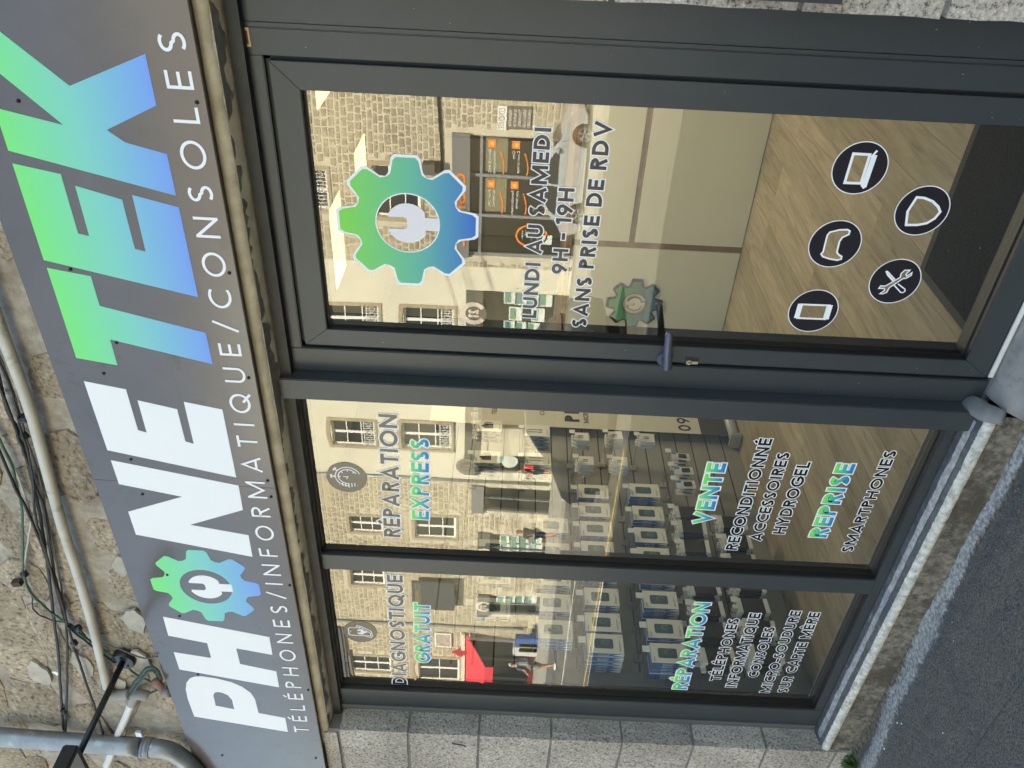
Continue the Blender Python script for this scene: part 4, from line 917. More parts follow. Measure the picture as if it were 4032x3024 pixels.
# counter across the back
cnt = thing('shop_counter', 'cream fronted counter with brown wooden trims and gear emblem', 'counter')
CRM = mat('cream_counter_panel', lin(.62, .59, .48), .32, 0, .04, 2); TRIM = mat('walnut_trim', lin(.24, .14, .065), .5, 0, .4, 8)
YC = 2.9
boxo('body', -3.33, 1.2, YC+.012, YC+.6, FZ, 1.20, TRIM, cnt)
for a, b, c, d in ((-3.31, -2.532, FZ+.004, 1.205), (-2.486, -1.05, FZ+.004, .783), (-2.486, -1.05, .823, 1.205), (-1.02, .35, FZ+.004, .783), (-1.02, .35, .823, 1.205)):
    boxo('front_panel', a, b, YC, YC+.0115, c, d, CRM, cnt, .002)
boxo('counter_top', -3.36, 1.2, YC-.02, YC+.65, 1.2055, 1.245, TRIM, cnt, .003)
gc = U(2497, 1194, y=YC); rh = .385/2/2.1
EMB = gradient('emblem_gradient', srgb(60, 150, 60), srgb(30, 85, 130), gc.z-rh*2.1, gc.z+rh*2.1, cmid=srgb(60, 120, 100))
em = MB().poly(gear_loops(gc.x, gc.z, rh, root=1.66, tip=2.18, wt=.43, wb=.52, hole=False)+[list(reversed(ringpts(gc.x, gc.z, rh*.9, 36)))], YC-.012, .012).build('gear_emblem', DARKV, cnt)
MB().poly(gear_loops(gc.x, gc.z, rh*.97, root=1.56, tip=2.02, wt=.33, wb=.42), YC-.0135, .0012).build('gear_face', EMB, em)
wl = wrench_loop(gc.x, gc.z, rh*.93); MB().poly([wl], YC-.010, .010).build('spanner_rim', DARKV, em)
MB().poly([wrench_loop(gc.x, gc.z-.003, rh*.78)], YC-.0115, .0012).build('spanner_face', CRM, em)
boxo('card_sign', -2.42, -2.32, YC-.003, YC-.0005, 1.10, 1.17, WHP, cnt)
# back wall cabinets behind the counter (dim)
cab = thing('back_cabinet', 'tall pale cabinet against the back wall behind the counter', 'cabinet')
for i in range(5): boxo('cabinet_door', -3.5+i*.95, -3.5+i*.95+.93, RY1-.45, RY1-.02, FZ, 2.3, mat('cabinet_paint', lin(.24, .21, .16), .5), cab, .004)

# slat wall down the left side
slw = thing('slatwall', 'warm grey slatted display wall along the left side of the shop', 'wall panel')
SLM = mat('slatwall_laminate', lin(.255, .25, .215), .5, 0, .06, 3); XS = -3.5
sme = bpy.data.meshes.new('slat'); mb = MB(); mb.box(0, .016, .245, 2.88, .0, .0955); sme.from_pydata(mb.v, [], mb.f); sme.materials.append(SLM)
boxo('upper_panel', RX0, XS-.002, .245, 2.885, 1.918, CZ-.002, SLM, slw); boxo('rear_panel', RX0, XS-.002, 2.887, RY1-.46, FZ, CZ-.002, SLM, slw)
boxo('backing', RX0, XS-.012, .245, 2.88, FZ, 1.916, mat('slat_groove', lin(.035, .032, .026), .8), slw)
zz = [.157+.1035*i for i in range(17)]
for z in zz:
    o = bpy.data.objects.new('slat', sme); COL.objects.link(o); o.parent = slw; o.location = (XS-.016, 0, z)
boxo('base_slat', XS-.016, XS, .245, 2.88, FZ+.002, .1475, SLM, slw)
boxo('end_post', RX0, XS+.03, .130, .243, FZ, 2.3, mat('end_post_grey', lin(.20, .21, .20), .45), slw, .004)

# roll-up banner standing along the wall
XB = -3.425
ban = thing('roll_up_banner', 'cream roll-up banner with black service lettering and a dark foot', 'banner')
boxo('sheet', XB-.002, XB, 2.035, 2.885, .30, 2.10, mat('banner_sheet', lin(.56, .53, .44), .45), ban); boxo('dark_foot', XB-.002, XB+.0005, 2.028, 2.885, .108, .299, mat('banner_dark', lin(.05, .05, .048), .5), ban)
bs = MB().tube([(XB, 2.0, .085), (XB, 2.9, .085)], .036, 14).build('base_tube', mat('base_silver', lin(.42, .42, .39), .4, .3), ban, True)
m = MB(); m.box(XB-.05, XB+.065, 1.955, 2.0, FZ+.001, .125); m.build('end_cap', mat('end_cap_grey', lin(.30, .30, .27), .5), ban, bevel=.012)
z1_ = lambda u, v: (2100+u*.27125, 1550+v*.27125)
z4_ = lambda u, v: (2600+u*.2712, 1550+v*.2712)
z6_ = lambda u, v: (1800+u*.2712, 1550+v*.2712)
def bline(s, p0, p1, pt, frac, m_, t=.16):
    a, b, c = (U(*q, x=XB+.001) for q in (p0, p1, pt)); b = a+(b-a)/frac; b.z = a.z; c.y = a.y
    return text('lettering', s, a, b, c, m_, ban, t=t, nrm=(1, 0, 0), gap=.1)
BK = mat('black_print', lin(.02, .02, .02), .5); GRP = mat('green_print', lin(.07, .16, .04), .5)
bline('TELEPHONES', z6_(570, 300), z6_(578, 72), z6_(500, 300), .59, BK); bline('CONSOLES', z6_(1268, 316), z6_(1270, 100), z6_(1202, 316), .62, BK)
bline('PHONETEK', z1_(672, 418), z1_(682, 130), z1_(455, 405), .27, BK, .26); bline('MICRO-SOUDURE', z1_(805, 428), z1_(790, 128), z1_(733, 424), .60, BK)
bline('RÉPARATION', z1_(1318, 285), z1_(1300, 155), z1_(1185, 280), .20, GRP, .2); bline('09 5', z4_(455, 548), z4_(392, 210), z4_(270, 545), 1.0, BK, .18)
m = MB()
for zc in (1.62, 1.30):
    yc = 2.36; sq = [(yc+.13*x, zc+.13*z) for x, z in ((-.75, -1), (.75, -1), (1, -.75), (1, .75), (.75, 1), (-.75, 1), (-1, .75), (-1, -.75))]
    stroke(m, sq, .0035, lambda a, b, l: (XB+.001, a, b), True, 0, 0)
    stroke(m, [(yc-.07, zc-.07), (yc-.07, zc+.07), (yc+.07, zc+.07), (yc+.07, zc-.07)] if zc > 1.5 else [(yc-.08, zc-.06), (yc-.06, zc+.05), (yc+.06, zc+.05), (yc+.08, zc-.06), (yc+.03, zc-.01), (yc-.03, zc-.01)], .003, lambda a, b, l: (XB+.0012, a, b), True, 0, 0)
m.build('icon_outline', mat('dark_teal_print', lin(.025, .045, .05), .5), ban)

# ---- phone boxes hanging on the slat wall, each box a thing
CREAMB = mat('box_cream_card', lin(.66, .63, .54), .5); BLUEB = mat('box_blue_side', lin(.030, .095, .235), .45, rnd=.10); TEALB = mat('box_teal_side', lin(.025, .075, .12), .45)
PHG = mat('phone_picture', lin(.05, .10, .11), .3, 0, 0, 10, col2=lin(.07, .17, .13)); GREYP = mat('grey_print', lin(.20, .19, .17), .6)
BW, BH, BT = .108, .172, .021
def boxmesh(w_, h_, t_, side):
    """origin at the back centre bottom; front faces +X"""
    m = MB(); m.box(0, t_, -w_/2, w_/2, 0, h_, 1, {3: 0, 1: 1})
    # white wedge on the window-side edge of the blue sleeve
    m.add([(t_*.05, -w_/2-.0006, .0), (t_*.95, -w_/2-.0006, .0), (t_*.95, -w_/2-.0006, h_*.05), (t_*.5, -w_/2-.0006, h_*.30)], [(0, 1, 2, 3)], 0)
    me = bpy.data.meshes.new('phone_box'); me.from_pydata(m.v, [], m.f); me.polygons.foreach_set('material_index', m.mi)
    me.materials.append(CREAMB); me.materials.append(side); return me
me_blue = boxmesh(BW, BH, BT, BLUEB); me_teal = boxmesh(BW, BH*.9, BT, TEALB)
def on_front(pts, t_, e): return [(t_+e, y, z) for y, z in pts]
def print_meshes(w_, h_, t_, kind):
    out = []
    m = MB()
    if kind == 'phone':
        rr_ = [(w_*.25*math.copysign(1, a), h_*.54+h_*.26*math.copysign(1, b)) for a, b in ((-1, -1), (1, -1), (1, 1), (-1, 1))]
        rd = []
        for (y, z), (sy, sz) in zip(rr_, ((1, 1), (-1, 1), (-1, -1), (1, -1))): rd += [(y+sy*.006, z), (y, z+sz*.006)] if (sy*sz > 0) == False else [(y, z+sz*.006), (y+sy*.006, z)]
        m.add(on_front(rd, t_, .0005), [tuple(range(8))], 0)
        m.add(on_front(ringpts(.006, h_*.50, .017, 16, .022), t_, .0009), [tuple(range(16))], 1)
        m.add(on_front(ringpts(.004, h_*.47, .011, 14, .015), t_, .0012), [tuple(range(14))], 2)
        m.add(on_front([(-.012, h_*.785), (.012, h_*.785), (.012, h_*.798), (-.012, h_*.798)], t_, .0009), [(0, 1, 2, 3)], 3)
        out.append((m, [mat('phone_screen', lin(.045, .085, .10), .25), mat('screen_green', lin(.06, .16, .09), .3), mat('screen_violet', lin(.05, .075, .12), .3), BLACK], 'phone_print'))
    elif kind == 'charger':
        m.box(t_, t_+.0006, -.026, .022, h_*.35, h_*.72); m.box(t_, t_+.0006, -.010, .006, h_*.72, h_*.80); m.box(t_, t_+.0006, .030, .036, h_*.4, h_*.7)
        out.append((m, [BLACK], 'charger_print'))
    else:
        m.box(t_, t_+.0006, -.018, -.010, h_*.35, h_*.85); m.box(t_, t_+.0006, .004, .012, h_*.35, h_*.85); m.box(t_, t_+.0006, -.02, -.008, h_*.30, h_*.42); m.box(t_, t_+.0006, .002, .014, h_*.30, h_*.42)
        out.append((m, [GREYP], 'cable_print'))
    m = MB()
    for y0, y1, z0, z1 in ((-.04*w_/.108, .02*w_/.108, .10, .115), (-.04*w_/.108, -.0, .07, .082), (-.046*w_/.108, -.02*w_/.108, .90, .92), (.036*w_/.108, .042*w_/.108, .03, .05)): m.box(t_, t_+.0005, y0, y1, h_*z0, h_*z1)
    out.append((m, [GREYP], 'small_print')); return out
protos = {}
def proto(kind, h_=BH, side='blue'):
    if kind in protos: return protos[kind]
    o = bpy.data.objects.new('phone_box' if kind == 'phone' else 'accessory_box', me_blue if side == 'blue' else me_teal)
    lst = []
    for m, ms, nm in print_meshes(BW, h_, BT, kind): lst.append((nm, m, ms))
    protos[kind] = (o.data, o.name, lst, []); bpy.data.objects.remove(o)
    d = protos[kind]
    for nm, m, ms in lst:
        me = bpy.data.meshes.new(nm); me.from_pydata(m.v, [], m.f); me.polygons.foreach_set('material_index', m.mi)
        for q in ms: me.materials.append(q)
        d[3].append((nm, me))
    return d
WRD = mat('fairplay_print', lin(.62, .64, .66), .5); fp_me = None
WIRE = mat('steel_wire_hook', lin(.40, .40, .38), .35, .8); TAGM = mat('price_tag_card', lin(.66, .66, .62), .5)
hook_me = None
def hook(y, z, ln, label):
    t = thing('display_hook', label, 'hook', (XS, y, z), 'wire hooks on the slat wall')
    global hook_me
    if hook_me is None:
        a = MB(); a.tube([(0, 0, 0), (1, 0, 0)], .0022, 6); hook_me = bpy.data.meshes.new('wire'); hook_me.from_pydata(a.v, [], a.f); hook_me.materials.append(WIRE)
        b = MB(); b.box(0, .004, -.016, .016, -.012, .022); t2 = bpy.data.meshes.new('price_tag'); t2.from_pydata(b.v, [], b.f); t2.materials.append(TAGM)
        c = MB(); c.box(0, .010, -.022, .022, -.02, .02); t3 = bpy.data.meshes.new('bracket'); t3.from_pydata(c.v, [], c.f); t3.materials.append(WIRE)
        hook_me = (hook_me, t2, t3)
    w_ = bpy.data.objects.new('wire', hook_me[0]); COL.objects.link(w_); w_.parent = t; w_.scale = (ln, 1, 1)
    p_ = bpy.data.objects.new('price_tag', hook_me[1]); COL.objects.link(p_); p_.parent = t; p_.location = (ln, 0, .008)
    b_ = bpy.data.objects.new('bracket', hook_me[2]); COL.objects.link(b_); b_.parent = t
    return t
rows_txt = {}
def stack(kind, y, zb, n, rowname, idx, h_=BH, gapf=1.0, side='blue'):
    """n boxes on one hook, front one printed; y nearest edge is window side"""
    global fp_me
    d = proto(kind, h_, side); r_ = random.Random(int(y*1000)+int(zb*77)); xf = -3.25+BT*0
    step = BT*gapf
    hook(y, zb+h_+.012, xf-XS+.025, 'wire hook of the %s stack from the window, %s row' % (ORD[idx], rowname))
    for k in range(n):
        nm = d[1]; o = bpy.data.objects.new(nm, d[0]); COL.objects.link(o)
        o.location = (xf-BT-k*step, y+r_.uniform(-.004, .004), zb+r_.uniform(-.003, .003)+.0)
        wh = 'white and blue phone box' if kind == 'phone' else 'cream and blue %s box' % kind
        tag(o, ('%s fronting the %s stack from the window, %s row' % (wh, ORD[idx], rowname)) if k == 0 else ('%s, %s behind front, %s stack from window, %s row' % (wh, ORD[k-1], ORD[idx], rowname)), 'box', 'boxes hanging in stacks on the slat wall')
        if fp_me is None:
            q = ftext('sleeve_print', 'Fairplay', (.0035, -BW/2-.0009, h_*.40), (0, 0, 1), (1, 0, 0), BT*.62, WRD, None, h_*.30, lift=0)
            fp_me = q.data; bpy.data.objects.remove(q)
            for q in fp_me.vertices: q.co.y = -BW/2-.0009
            me_fp_flip = fp_me
        s_ = bpy.data.objects.new('sleeve_print', fp_me); COL.objects.link(s_); s_.parent = o
        if k == 0:
            for nm2, me in d[3]:
                c = bpy.data.objects.new(nm2, me); COL.objects.link(c); c.parent = o
hA = 1.0
for i, (y, n) in enumerate([(.235, 7), (.355, 3), (.51, 3), (.665, 3), (.825, 3), (.975, 3), (1.115, 3), (1.26, 3)]): stack('phone', y, .995, n, 'second phone', i)
for i, (y, n) in enumerate([(.20, 6), (.335, 4), (.51, 5), (.66, 3), (.80, 3), (.945, 3), (1.105, 3), (1.29, 4)]): stack('phone', y, .698, n, 'lowest phone', i)
for i, (y, n) in enumerate([(.465, 2), (.30, 4), (.62, 3), (.80, 3), (.98, 2)]): stack('phone', y, 1.232, n, 'third phone', i)
for i, (y, n) in enumerate([(.615, 1), (.42, 2), (.80, 2)]): stack('phone', y, 1.535, n, 'top phone', i)
for i, (y, n) in enumerate([(1.515, 4), (1.78, 4)]): stack('cable', y, 1.318, n, 'upper accessory', i, BH*.9, 1.5, 'teal')
for i, (y, n) in enumerate([(1.515, 4), (1.80, 3)]): stack('charger', y, 1.618, n, 'top accessory', i, BH*.9, 1.5, 'teal')
# white accessory packs, black screen packs
PK = mat('white_pack_card', lin(.62, .60, .55), .55, rnd=.06); PB = mat('black_pack_body', lin(.012, .016, .014), .4, rnd=.2); BLT = mat('blue_pack_corner', lin(.03, .22, .42), .5)
pk = {}
for nm, (w_, h_, t_) in {'white': (.075, .085, .012), 'screen': (.085, .155, .014), 'clip': (.062, .11, .014)}.items():
    m = MB()
    if nm == 'white':
        m.box(0, t_, -w_/2, w_/2, 0, h_, 0); m.poly([[(-.02, h_), (.02, h_), (.02, h_+.022), (-.02, h_+.022)], [(-.008, h_+.006), (-.008, h_+.014), (.008, h_+.014), (.008, h_+.006)]], .002, .002, 0, lambda p, yy: (yy, p[0], p[1]))
        m.box(t_, t_+.0005, -.010, -.004, h_*.4, h_*.75, 1); m.box(t_, t_+.0005, .004, .010, h_*.4, h_*.75, 1)
    elif nm == 'screen':
        m.box(0, t_, -w_/2, w_/2, .022, h_-.022, 1); m.box(-.001, t_+.001, -w_/2-.001, w_/2+.001, 0, .0215, 0); m.box(-.001, t_+.001, -w_/2-.001, w_/2+.001, h_-.0215, h_, 0); m.box(.002, .004, -.012, .012, h_, h_+.02, 0)
    else:
        m.box(0, .004, -w_/2, w_/2, 0, h_, 0); m.box(.004, t_, -w_*.22, w_*.22, h_*.2, h_*.62, 1); m.add([(.0046, w_*.2, h_), (.0046, w_*.5, h_), (.0046, w_*.5, h_*.72), (.0046, w_*.2, h_*.72)], [(0, 3, 2, 1)], 2)
    me = bpy.data.meshes.new(nm+'_pack'); me.from_pydata(m.v, [], m.f); me.polygons.foreach_set('material_index', m.mi)
    for q in (PK, PB, BLT): me.materials.append(q)
    pk[nm] = (me, t_, h_)
NUM = ['front', 'second', 'third', 'fourth', 'fifth', 'sixth', 'seventh']
def packs(kind, y, zb, n, rowname, idx, step=1.25, jit=.006, xf=-3.24):
    me, t_, h_ = pk[kind]; r_ = random.Random(int(y*991)+int(zb*313))
    hook(y, zb+h_+.014, xf-XS+.03, 'wire hook of the %s %s pack stack from the window, %s row' % (ORD[idx], kind, rowname))
    col = {'white': 'white cable pack', 'screen': 'black screen protector pack with white ends', 'clip': 'white clip pack with blue corner'}[kind]
    for k in range(n):
        o = bpy.data.objects.new('accessory_pack', me); COL.objects.link(o)
        o.location = (xf-t_-k*t_*step, y+r_.uniform(-jit, jit), zb+r_.uniform(-jit, jit)); o.rotation_euler = (r_.uniform(-.05, .05), r_.uniform(-.05, .05), r_.uniform(-.06, .06))
        tag(o, '%s %s, %s stack from window, %s' % (NUM[k], col, ORD[idx], rowname), 'pack', 'packs hanging on wire hooks')
for i, (y, zb, n) in enumerate([(1.51, 1.062, 6), (1.735, 1.075, 6)]): packs('white', y, zb, n, 'upper white', i)
for i, (y, zb, n) in enumerate([(1.52, .858, 6), (1.76, .868, 6)]): packs('white', y, zb, n, 'middle white', i)
packs('white', 1.745, .675, 4, 'lower white', 0)
for i, (y, n) in enumerate([(1.36, 3), (1.48, 3), (1.60, 4)]): packs('clip', y, .475, n, 'clip pack', i, 2.2)
for i, (y, n) in enumerate([(.20, 4), (.335, 5), (.47, 3), (.60, 5), (.74, 5), (.87, 4), (1.0, 5), (1.13, 4)]): packs('screen', y, .475, n, 'upper screen pack', i, 1.6)
for i, (y, n) in enumerate([(.22, 5), (.36, 4), (.50, 5), (.63, 4), (.78, 5), (.92, 4), (1.06, 5)]): packs('screen', y, .245, n, 'lower screen pack', i, 1.6)
for i, y in enumerate((.30, .44, .58, .72, .86)): hook(y, .655, .16, 'empty wire hook with price tag, %s from the window, above the black packs' % ORD[i])

# ================================================================== THE STREET ACROSS (seen mirrored in the panes)
YF = -25.0; GB = -.63
CREAMR = mat('cream_render', lin(.66, .64, .54), .85, 0, .08, 1.2, .002, 40); SURR = mat('tan_window_surround', lin(.40, .34, .25), .85, 0, .2, 4)
STONE_A = granite('buff_wall_stone', lin(.34, .30, .23), lin(.26, .225, .165), lin(.43, .385, .30), 7, .1, .004); MORT_A = mat('pale_buff_mortar', lin(.58, .54, .43), .95, 0, .15, 3)
STONE_B = granite('tan_wall_stone', lin(.40, .355, .27), lin(.29, .25, .18), lin(.50, .45, .36), 6, .1, .004)
WHF = mat('white_window_paint', lin(.80, .80, .78), .4); PDK = mat('dark_room_glass', lin(.02, .022, .022), .08, spec=.6); SLATE = mat('far_slate_roof', lin(.08, .085, .095), .6)
GREYF = mat('grey_shop_fascia', lin(.17, .175, .18), .5); GREYD = mat('dark_olive_fascia', lin(.10, .10, .085), .5); ORANGE = mat('orange_sign_letter', lin(.85, .22, .02), .5); DARKI = mat('dark_shop_inside', lin(.025, .025, .022), .5)
IRON = mat('wrought_iron', lin(.02, .02, .02), .5); CARDL = mat('listing_card', lin(.62, .68, .66), .4); CARDP = mat('listing_picture', lin(.12, .24, .40), .4, 0, 0, 4, col2=lin(.16, .30, .08))
LOGO = mat('pale_logo', lin(.62, .55, .50), .5); TAUPE = mat('taupe_frame', lin(.12, .105, .09), .6)
TO = (1, 0, 0)   # street fronts look towards +y
def F2(px, py, y=YF): p = RV(px, py, y); return (p.x, p.z)
def fbox(name, a, b, y0, y1, m_, parent, bev=0):
    (xa, za), (xb, zb) = a, b; return boxo(name, min(xa, xb), max(xa, xb), y0, y1, min(za, zb), max(za, zb), m_, parent, bev)
def far_window(parent, x0, x1, z0, z1, rows=3, grille=False, arch=.0, surround=.16, sm_=None):
    y = YF
    n_ = 8
    top = [(x1-(x1-x0)*i/n_, z1+arch*math.sin(math.pi*i/n_)) for i in range(n_+1)]
    w0 = [(x0-surround, z0-.1), (x1+surround, z0-.1), (x1+surround, z1+surround)]+[(x1+surround-(x1-x0+2*surround)*i/n_, z1+surround+arch*math.sin(math.pi*i/n_)) for i in range(1, n_+1)]
    MB().poly([w0, [(x0, z0), (x0, z1)]+list(reversed(top))[1:-1]+[(x1, z1), (x1, z0)]], -(y+.03), 0, 0, lambda p, yy: (p[0], -yy, p[1])).build('window_surround', sm_ or SURR, parent)
    m = MB(); m.box(x0, x1, y-.20, y-.19, z0, z1+arch); rec = MB()
    f = MB(); t_ = .07; yw = y-.13
    for a, b, c, d in ((x0, x0+t_, z0, z1), (x1-t_, x1, z0, z1), (x0, x1, z0, z0+.11), (x0, x1, z1-t_, z1+arch), ((x0+x1)/2-.065, (x0+x1)/2+.065, z0, z1)): f.box(a, b, yw-.03, yw+(.012 if b-a < .3 else .006), c, d)
    for i in range(1, rows): zq = z0+(z1-z0)*i/rows; f.box(x0, x1, yw-.02, yw+.004, zq-.022, zq+.022)
    wo = f.build('window', WHF, parent)
    MB().box(x0, x1, yw-.05, yw-.04, z0, z1+arch).build('pane', PDK, wo)
    if grille:
        g = MB()
        for i in range(12): xq = x0+(x1-x0)*i/11; g.box(xq-.01, xq+.01, y-.02, y, z0+.02, z0+.55)
        for zq in (z0+.06, z0+.5): g.box(x0, x1, y-.022, y+.002, zq-.015, zq+.015)
        for i in range(5): g.tube([(x0+(x1-x0)*(i+.5)/5+.09*math.cos(k*.7), y, z0+.28+.12*math.sin(k*.7)) for k in range(10)], .012, 4)
        g.build('grille', mat('white_iron', lin(.7, .7, .68), .5), wo)
    return wo
def facade(parent, x0, x1, z0, z1, holes, m_, name='front_wall'):
    """front with real window holes, 0.22 deep"""
    xs = sorted({x0, x1, *[h[0] for h in holes], *[h[1] for h in holes]}); zs = sorted({z0, z1, *[h[2] for h in holes], *[h[3] for h in holes]})
    m = MB()
    for a, b in zip(xs, xs[1:]):
        for c, d in zip(zs, zs[1:]):
            if not any(h[0] <= (a+b)/2 <= h[1] and h[2] <= (c+d)/2 <= h[3] for h in holes): m.box(a, b, YF-.25, YF, c, d)
    return m.build(name, m_, parent)
def rubble_front(parent, x0, x1, z0, z1, holes, m_, course, seed, wr=(.22, .5)):
    """coursed rubble standing proud of its mortar, too small in the picture to pick apart: one part"""
    r = random.Random(seed); mb = MB(); z = z0
    while z < z1-.05:
        h = course*r.uniform(.8, 1.25); x = x0-r.uniform(0, .2)
        while x < x1:
            w_ = r.uniform(*wr); a, b, c, d = max(x+.018, x0), min(x+w_-.018, x1), z+.016, min(z+h-.016, z1)
            if b-a > .05 and d-c > .04 and not any(hh[0]-.16 < b and hh[1]+.16 > a and hh[2]-.12 < d and hh[3]+.2 > c for hh in holes):
                p = YF+r.uniform(.005, .018); j = lambda: r.uniform(-.02, .02); e = .02
                v = [(a+j(), YF-.01, c+j()*.6), (b+j(), YF-.01, c+j()*.6), (b+j(), YF-.01, d+j()*.6), (a+j(), YF-.01, d+j()*.6)]
                v += [(v[0][0]+e, p, v[0][2]+e), (v[1][0]-e, p, v[1][2]+e), (v[2][0]-e, p, v[2][2]-e), (v[3][0]+e, p, v[3][2]-e)]
                mb.add(v, [(7, 6, 5, 4), (0, 4, 5, 1)[::-1], (1, 5, 6, 2)[::-1], (2, 6, 7, 3)[::-1], (3, 7, 4, 0)[::-1]])
            x += w_
        z += h
    o = mb.build('rubble_stone', m_, parent); o['kind'] = 'stuff'; return o
def shell(parent, x0, x1, ztop, rise=2.2):
    m = MB(); m.box(x0, x1, YF-8, YF-.26, GB-.3, ztop-.1); m.build('body', DARKI if False else TAUPE, parent)
    v = [(x0, YF+.25, ztop), (x1, YF+.25, ztop), (x1, YF-4, ztop+rise), (x0, YF-4, ztop+rise), (x0, YF-8.2, ztop), (x1, YF-8.2, ztop)]
    pyd('roof', v, [(0, 1, 2, 3), (3, 2, 5, 4), (0, 3, 4), (1, 5, 2), (0, 4, 5, 1)], SLATE, parent)
    boxo('gutter', x0, x1, YF, YF+.16, ztop-.12, ztop-.01, mat('far_zinc', lin(.30, .32, .34), .4, .4), parent)

# --- D: rubble house with the orange lettered driving school
D0, D1 = -14.75, -4.0
hD = thing('driving_school_house', 'coursed rubble house with grey driving school shop front and orange letters', 'building')
gx = [F2(1218, 668), F2(1303, 829)]; ax = [F2(1468, 652), F2(1655, 858)]
win1 = (ax[1][0], ax[0][0], ax[1][1], ax[0][1]); win2 = (gx[1][0], gx[0][0], gx[1][1]-.0, gx[0][1]+.9)
fs = (F2(1778, 1003)[0], F2(1778, 524)[0])
shop = (fs[0]+.05, fs[1]-.05, GB, F2(1850, 700)[1])
facade(hD, D0, D1, GB-.3, 14.0, [win1, win2, shop], MORT_A)
rubble_front(hD, D0, D1, GB, 13.9, [win1, win2, (shop[0], shop[1], GB-1, F2(1778, 700)[1])], STONE_A, .205, 21, (.2, .42)); shell(hD, D0, D1, 14.0, 3.6)
far_window(hD, *win1, 3, False, .28); far_window(hD, *win2, 3, True, 0)
z0, z1 = F2(1850, 700)[1], F2(1778, 700)[1]
fa = boxo('fascia', fs[0], fs[1], YF+.001, YF+.12, z0, z1, GREYF, hD)
sg = text('orange_letter', 'CGICLE', (fs[1]-.15-2.55, YF+.125, z0+.16), (fs[1]-.15-.62, YF+.125, z0+.16), (fs[1]-.15-2.55, YF+.125, z0+.62), ORANGE, fa, t=.2, nrm=(0, 1, 0)) if False else None
# letters run from the street side: x falls to the reader's right
xa = F2(1800, 677)[0]; xb = F2(1800, 905)[0]; zl = F2(1833, 740)[1]; zh = F2(1792, 740)[1]
sg = text('orange_letter', 'OGICIEL', (xa, YF+.125, zl), (xb-.55, YF+.125, zl), (xa, YF+.125, zh), ORANGE, fa, t=.22, nrm=(0, 1, 0), lift=.006)
# window bays of the shop: frames, blinds, stickers
mz = lambda px, py: F2(px, py)
fr = MB(); xs0, xs1, xs2, xs3 = F2(1905, 535)[0], F2(1905, 697)[0], F2(1905, 852)[0], F2(1905, 1000)[0]
zt, zb_ = F2(1895, 700)[1], GB+.3
for xq in (xs0, xs1, xs2, xs3): fr.box(xq-.05, xq+.05, YF-.16, YF-.06, GB, z0)
fr.box(xs3, xs0, YF-.16, YF-.065, zt-.05, zt+.05); fr.box(xs3, xs0, YF-.16, YF-.065, GB, zb_-.6)
fr.build('shop_frame', mat('mid_grey_frame', lin(.22, .23, .25), .5), hD)
boxo('shop_glass', xs3, xs0, YF-.19, YF-.18, GB, z0, PDK, hD)
for i, (a, b) in enumerate(((xs1+.12, xs0-.12), (xs2+.12, xs1-.12))):
    zt2, zm = zt-.12, F2(2000, 700)[1]
    bl = boxo('blind', a, b, YF-.172, YF-.165, zm, zt2, mat('olive_blind', lin(.20, .19, .12), .7), hD)
    for k, (zc, lines) in enumerate(((zt2-.25, ['Permis B, AAC,' if i == 0 else 'Accès code', 'conduite supervisée' if i == 0 else 'via internet']), (zm-.28, ['Code', 'Cours et tests' ] if i == 0 else ['Formation continue', 'post permis']))):
        ic = boxo('orange_icon', b-.36, b-.08, YF-.155, YF-.150, zc-.14, zc+.14, mat('orange_icon_print', lin(.75, .22, .06), .5), hD)
        MB().add([(b-.30, YF-.148, zc-.06), (b-.14, YF-.148, zc-.06), (b-.18, YF-.148, zc+.08), (b-.28, YF-.148, zc+.06)], [(0, 1, 2, 3)]).build('icon_drawing', mat('yellow_print', lin(.8, .5, .08), .5), ic)
        for q, ln in enumerate(lines): ftext('sticker_lettering', ln, (b-.42, YF-.150, zc+.02-.16*q), (-1, 0, 0), (0, 0, 1), .10, WHF, hD, .95)
        m = MB(); pa = [(b-.5-.8*s, zc-.32-.12*math.sin(s*2.2)) for s in [j/10 for j in range(11)]]; stroke(m, pa, .022, lambda x, z, l: (x, YF-.150, z)); m.build('orange_swoosh', ORANGE, hD)
m = MB(); xc = (xs2+xs3)/2; zc = .95; stroke(m, arc(xc, zc, .42, .55, 20, 300, 22), .035, lambda x, z, l: (x, YF-.150, z)); m.build('orange_swoosh', ORANGE, hD)
for q, ln in enumerate(['Horaires', 'lundi', 'mardi', 'mercredi', 'jeudi', 'vendredi', 'samedi']): ftext('sticker_lettering', ln, (xc+.2, YF-.150, zc+.3-.11*q), (-1, 0, 0), (0, 0, 1), .07, WHF, hD, .5)
boxo('paper_notice', xc-.32, xc+.05, YF-.155, YF-.15, zc-.75, zc-.4, CARDL, hD); boxo('yellow_notice', xs2+.1, xs2+.42, YF-.155, YF-.15, .3, .55, mat('yellow_paper', lin(.7, .6, .2), .6), hD)
a, b = F2(1964, 412), F2(2092, 512)
bo = thing('notice_board', 'black notice board with white header on the rubble wall beside the driving school', 'notice board'); fbox('panel', a, b, YF+.04, YF+.08, TAUPE, bo)
a2, b2 = F2(1965, 412), F2(1998, 512); fbox('header', a2, b2, YF+.081, YF+.088, WHF, bo)
ftext('header_lettering', 'CONDUITE', (max(a2[0], b2[0])-.06, YF+.089, min(a2[1], b2[1])+.06), (-1, 0, 0), (0, 0, 1), .22, DARKI, bo, abs(a2[0]-b2[0])-.12)
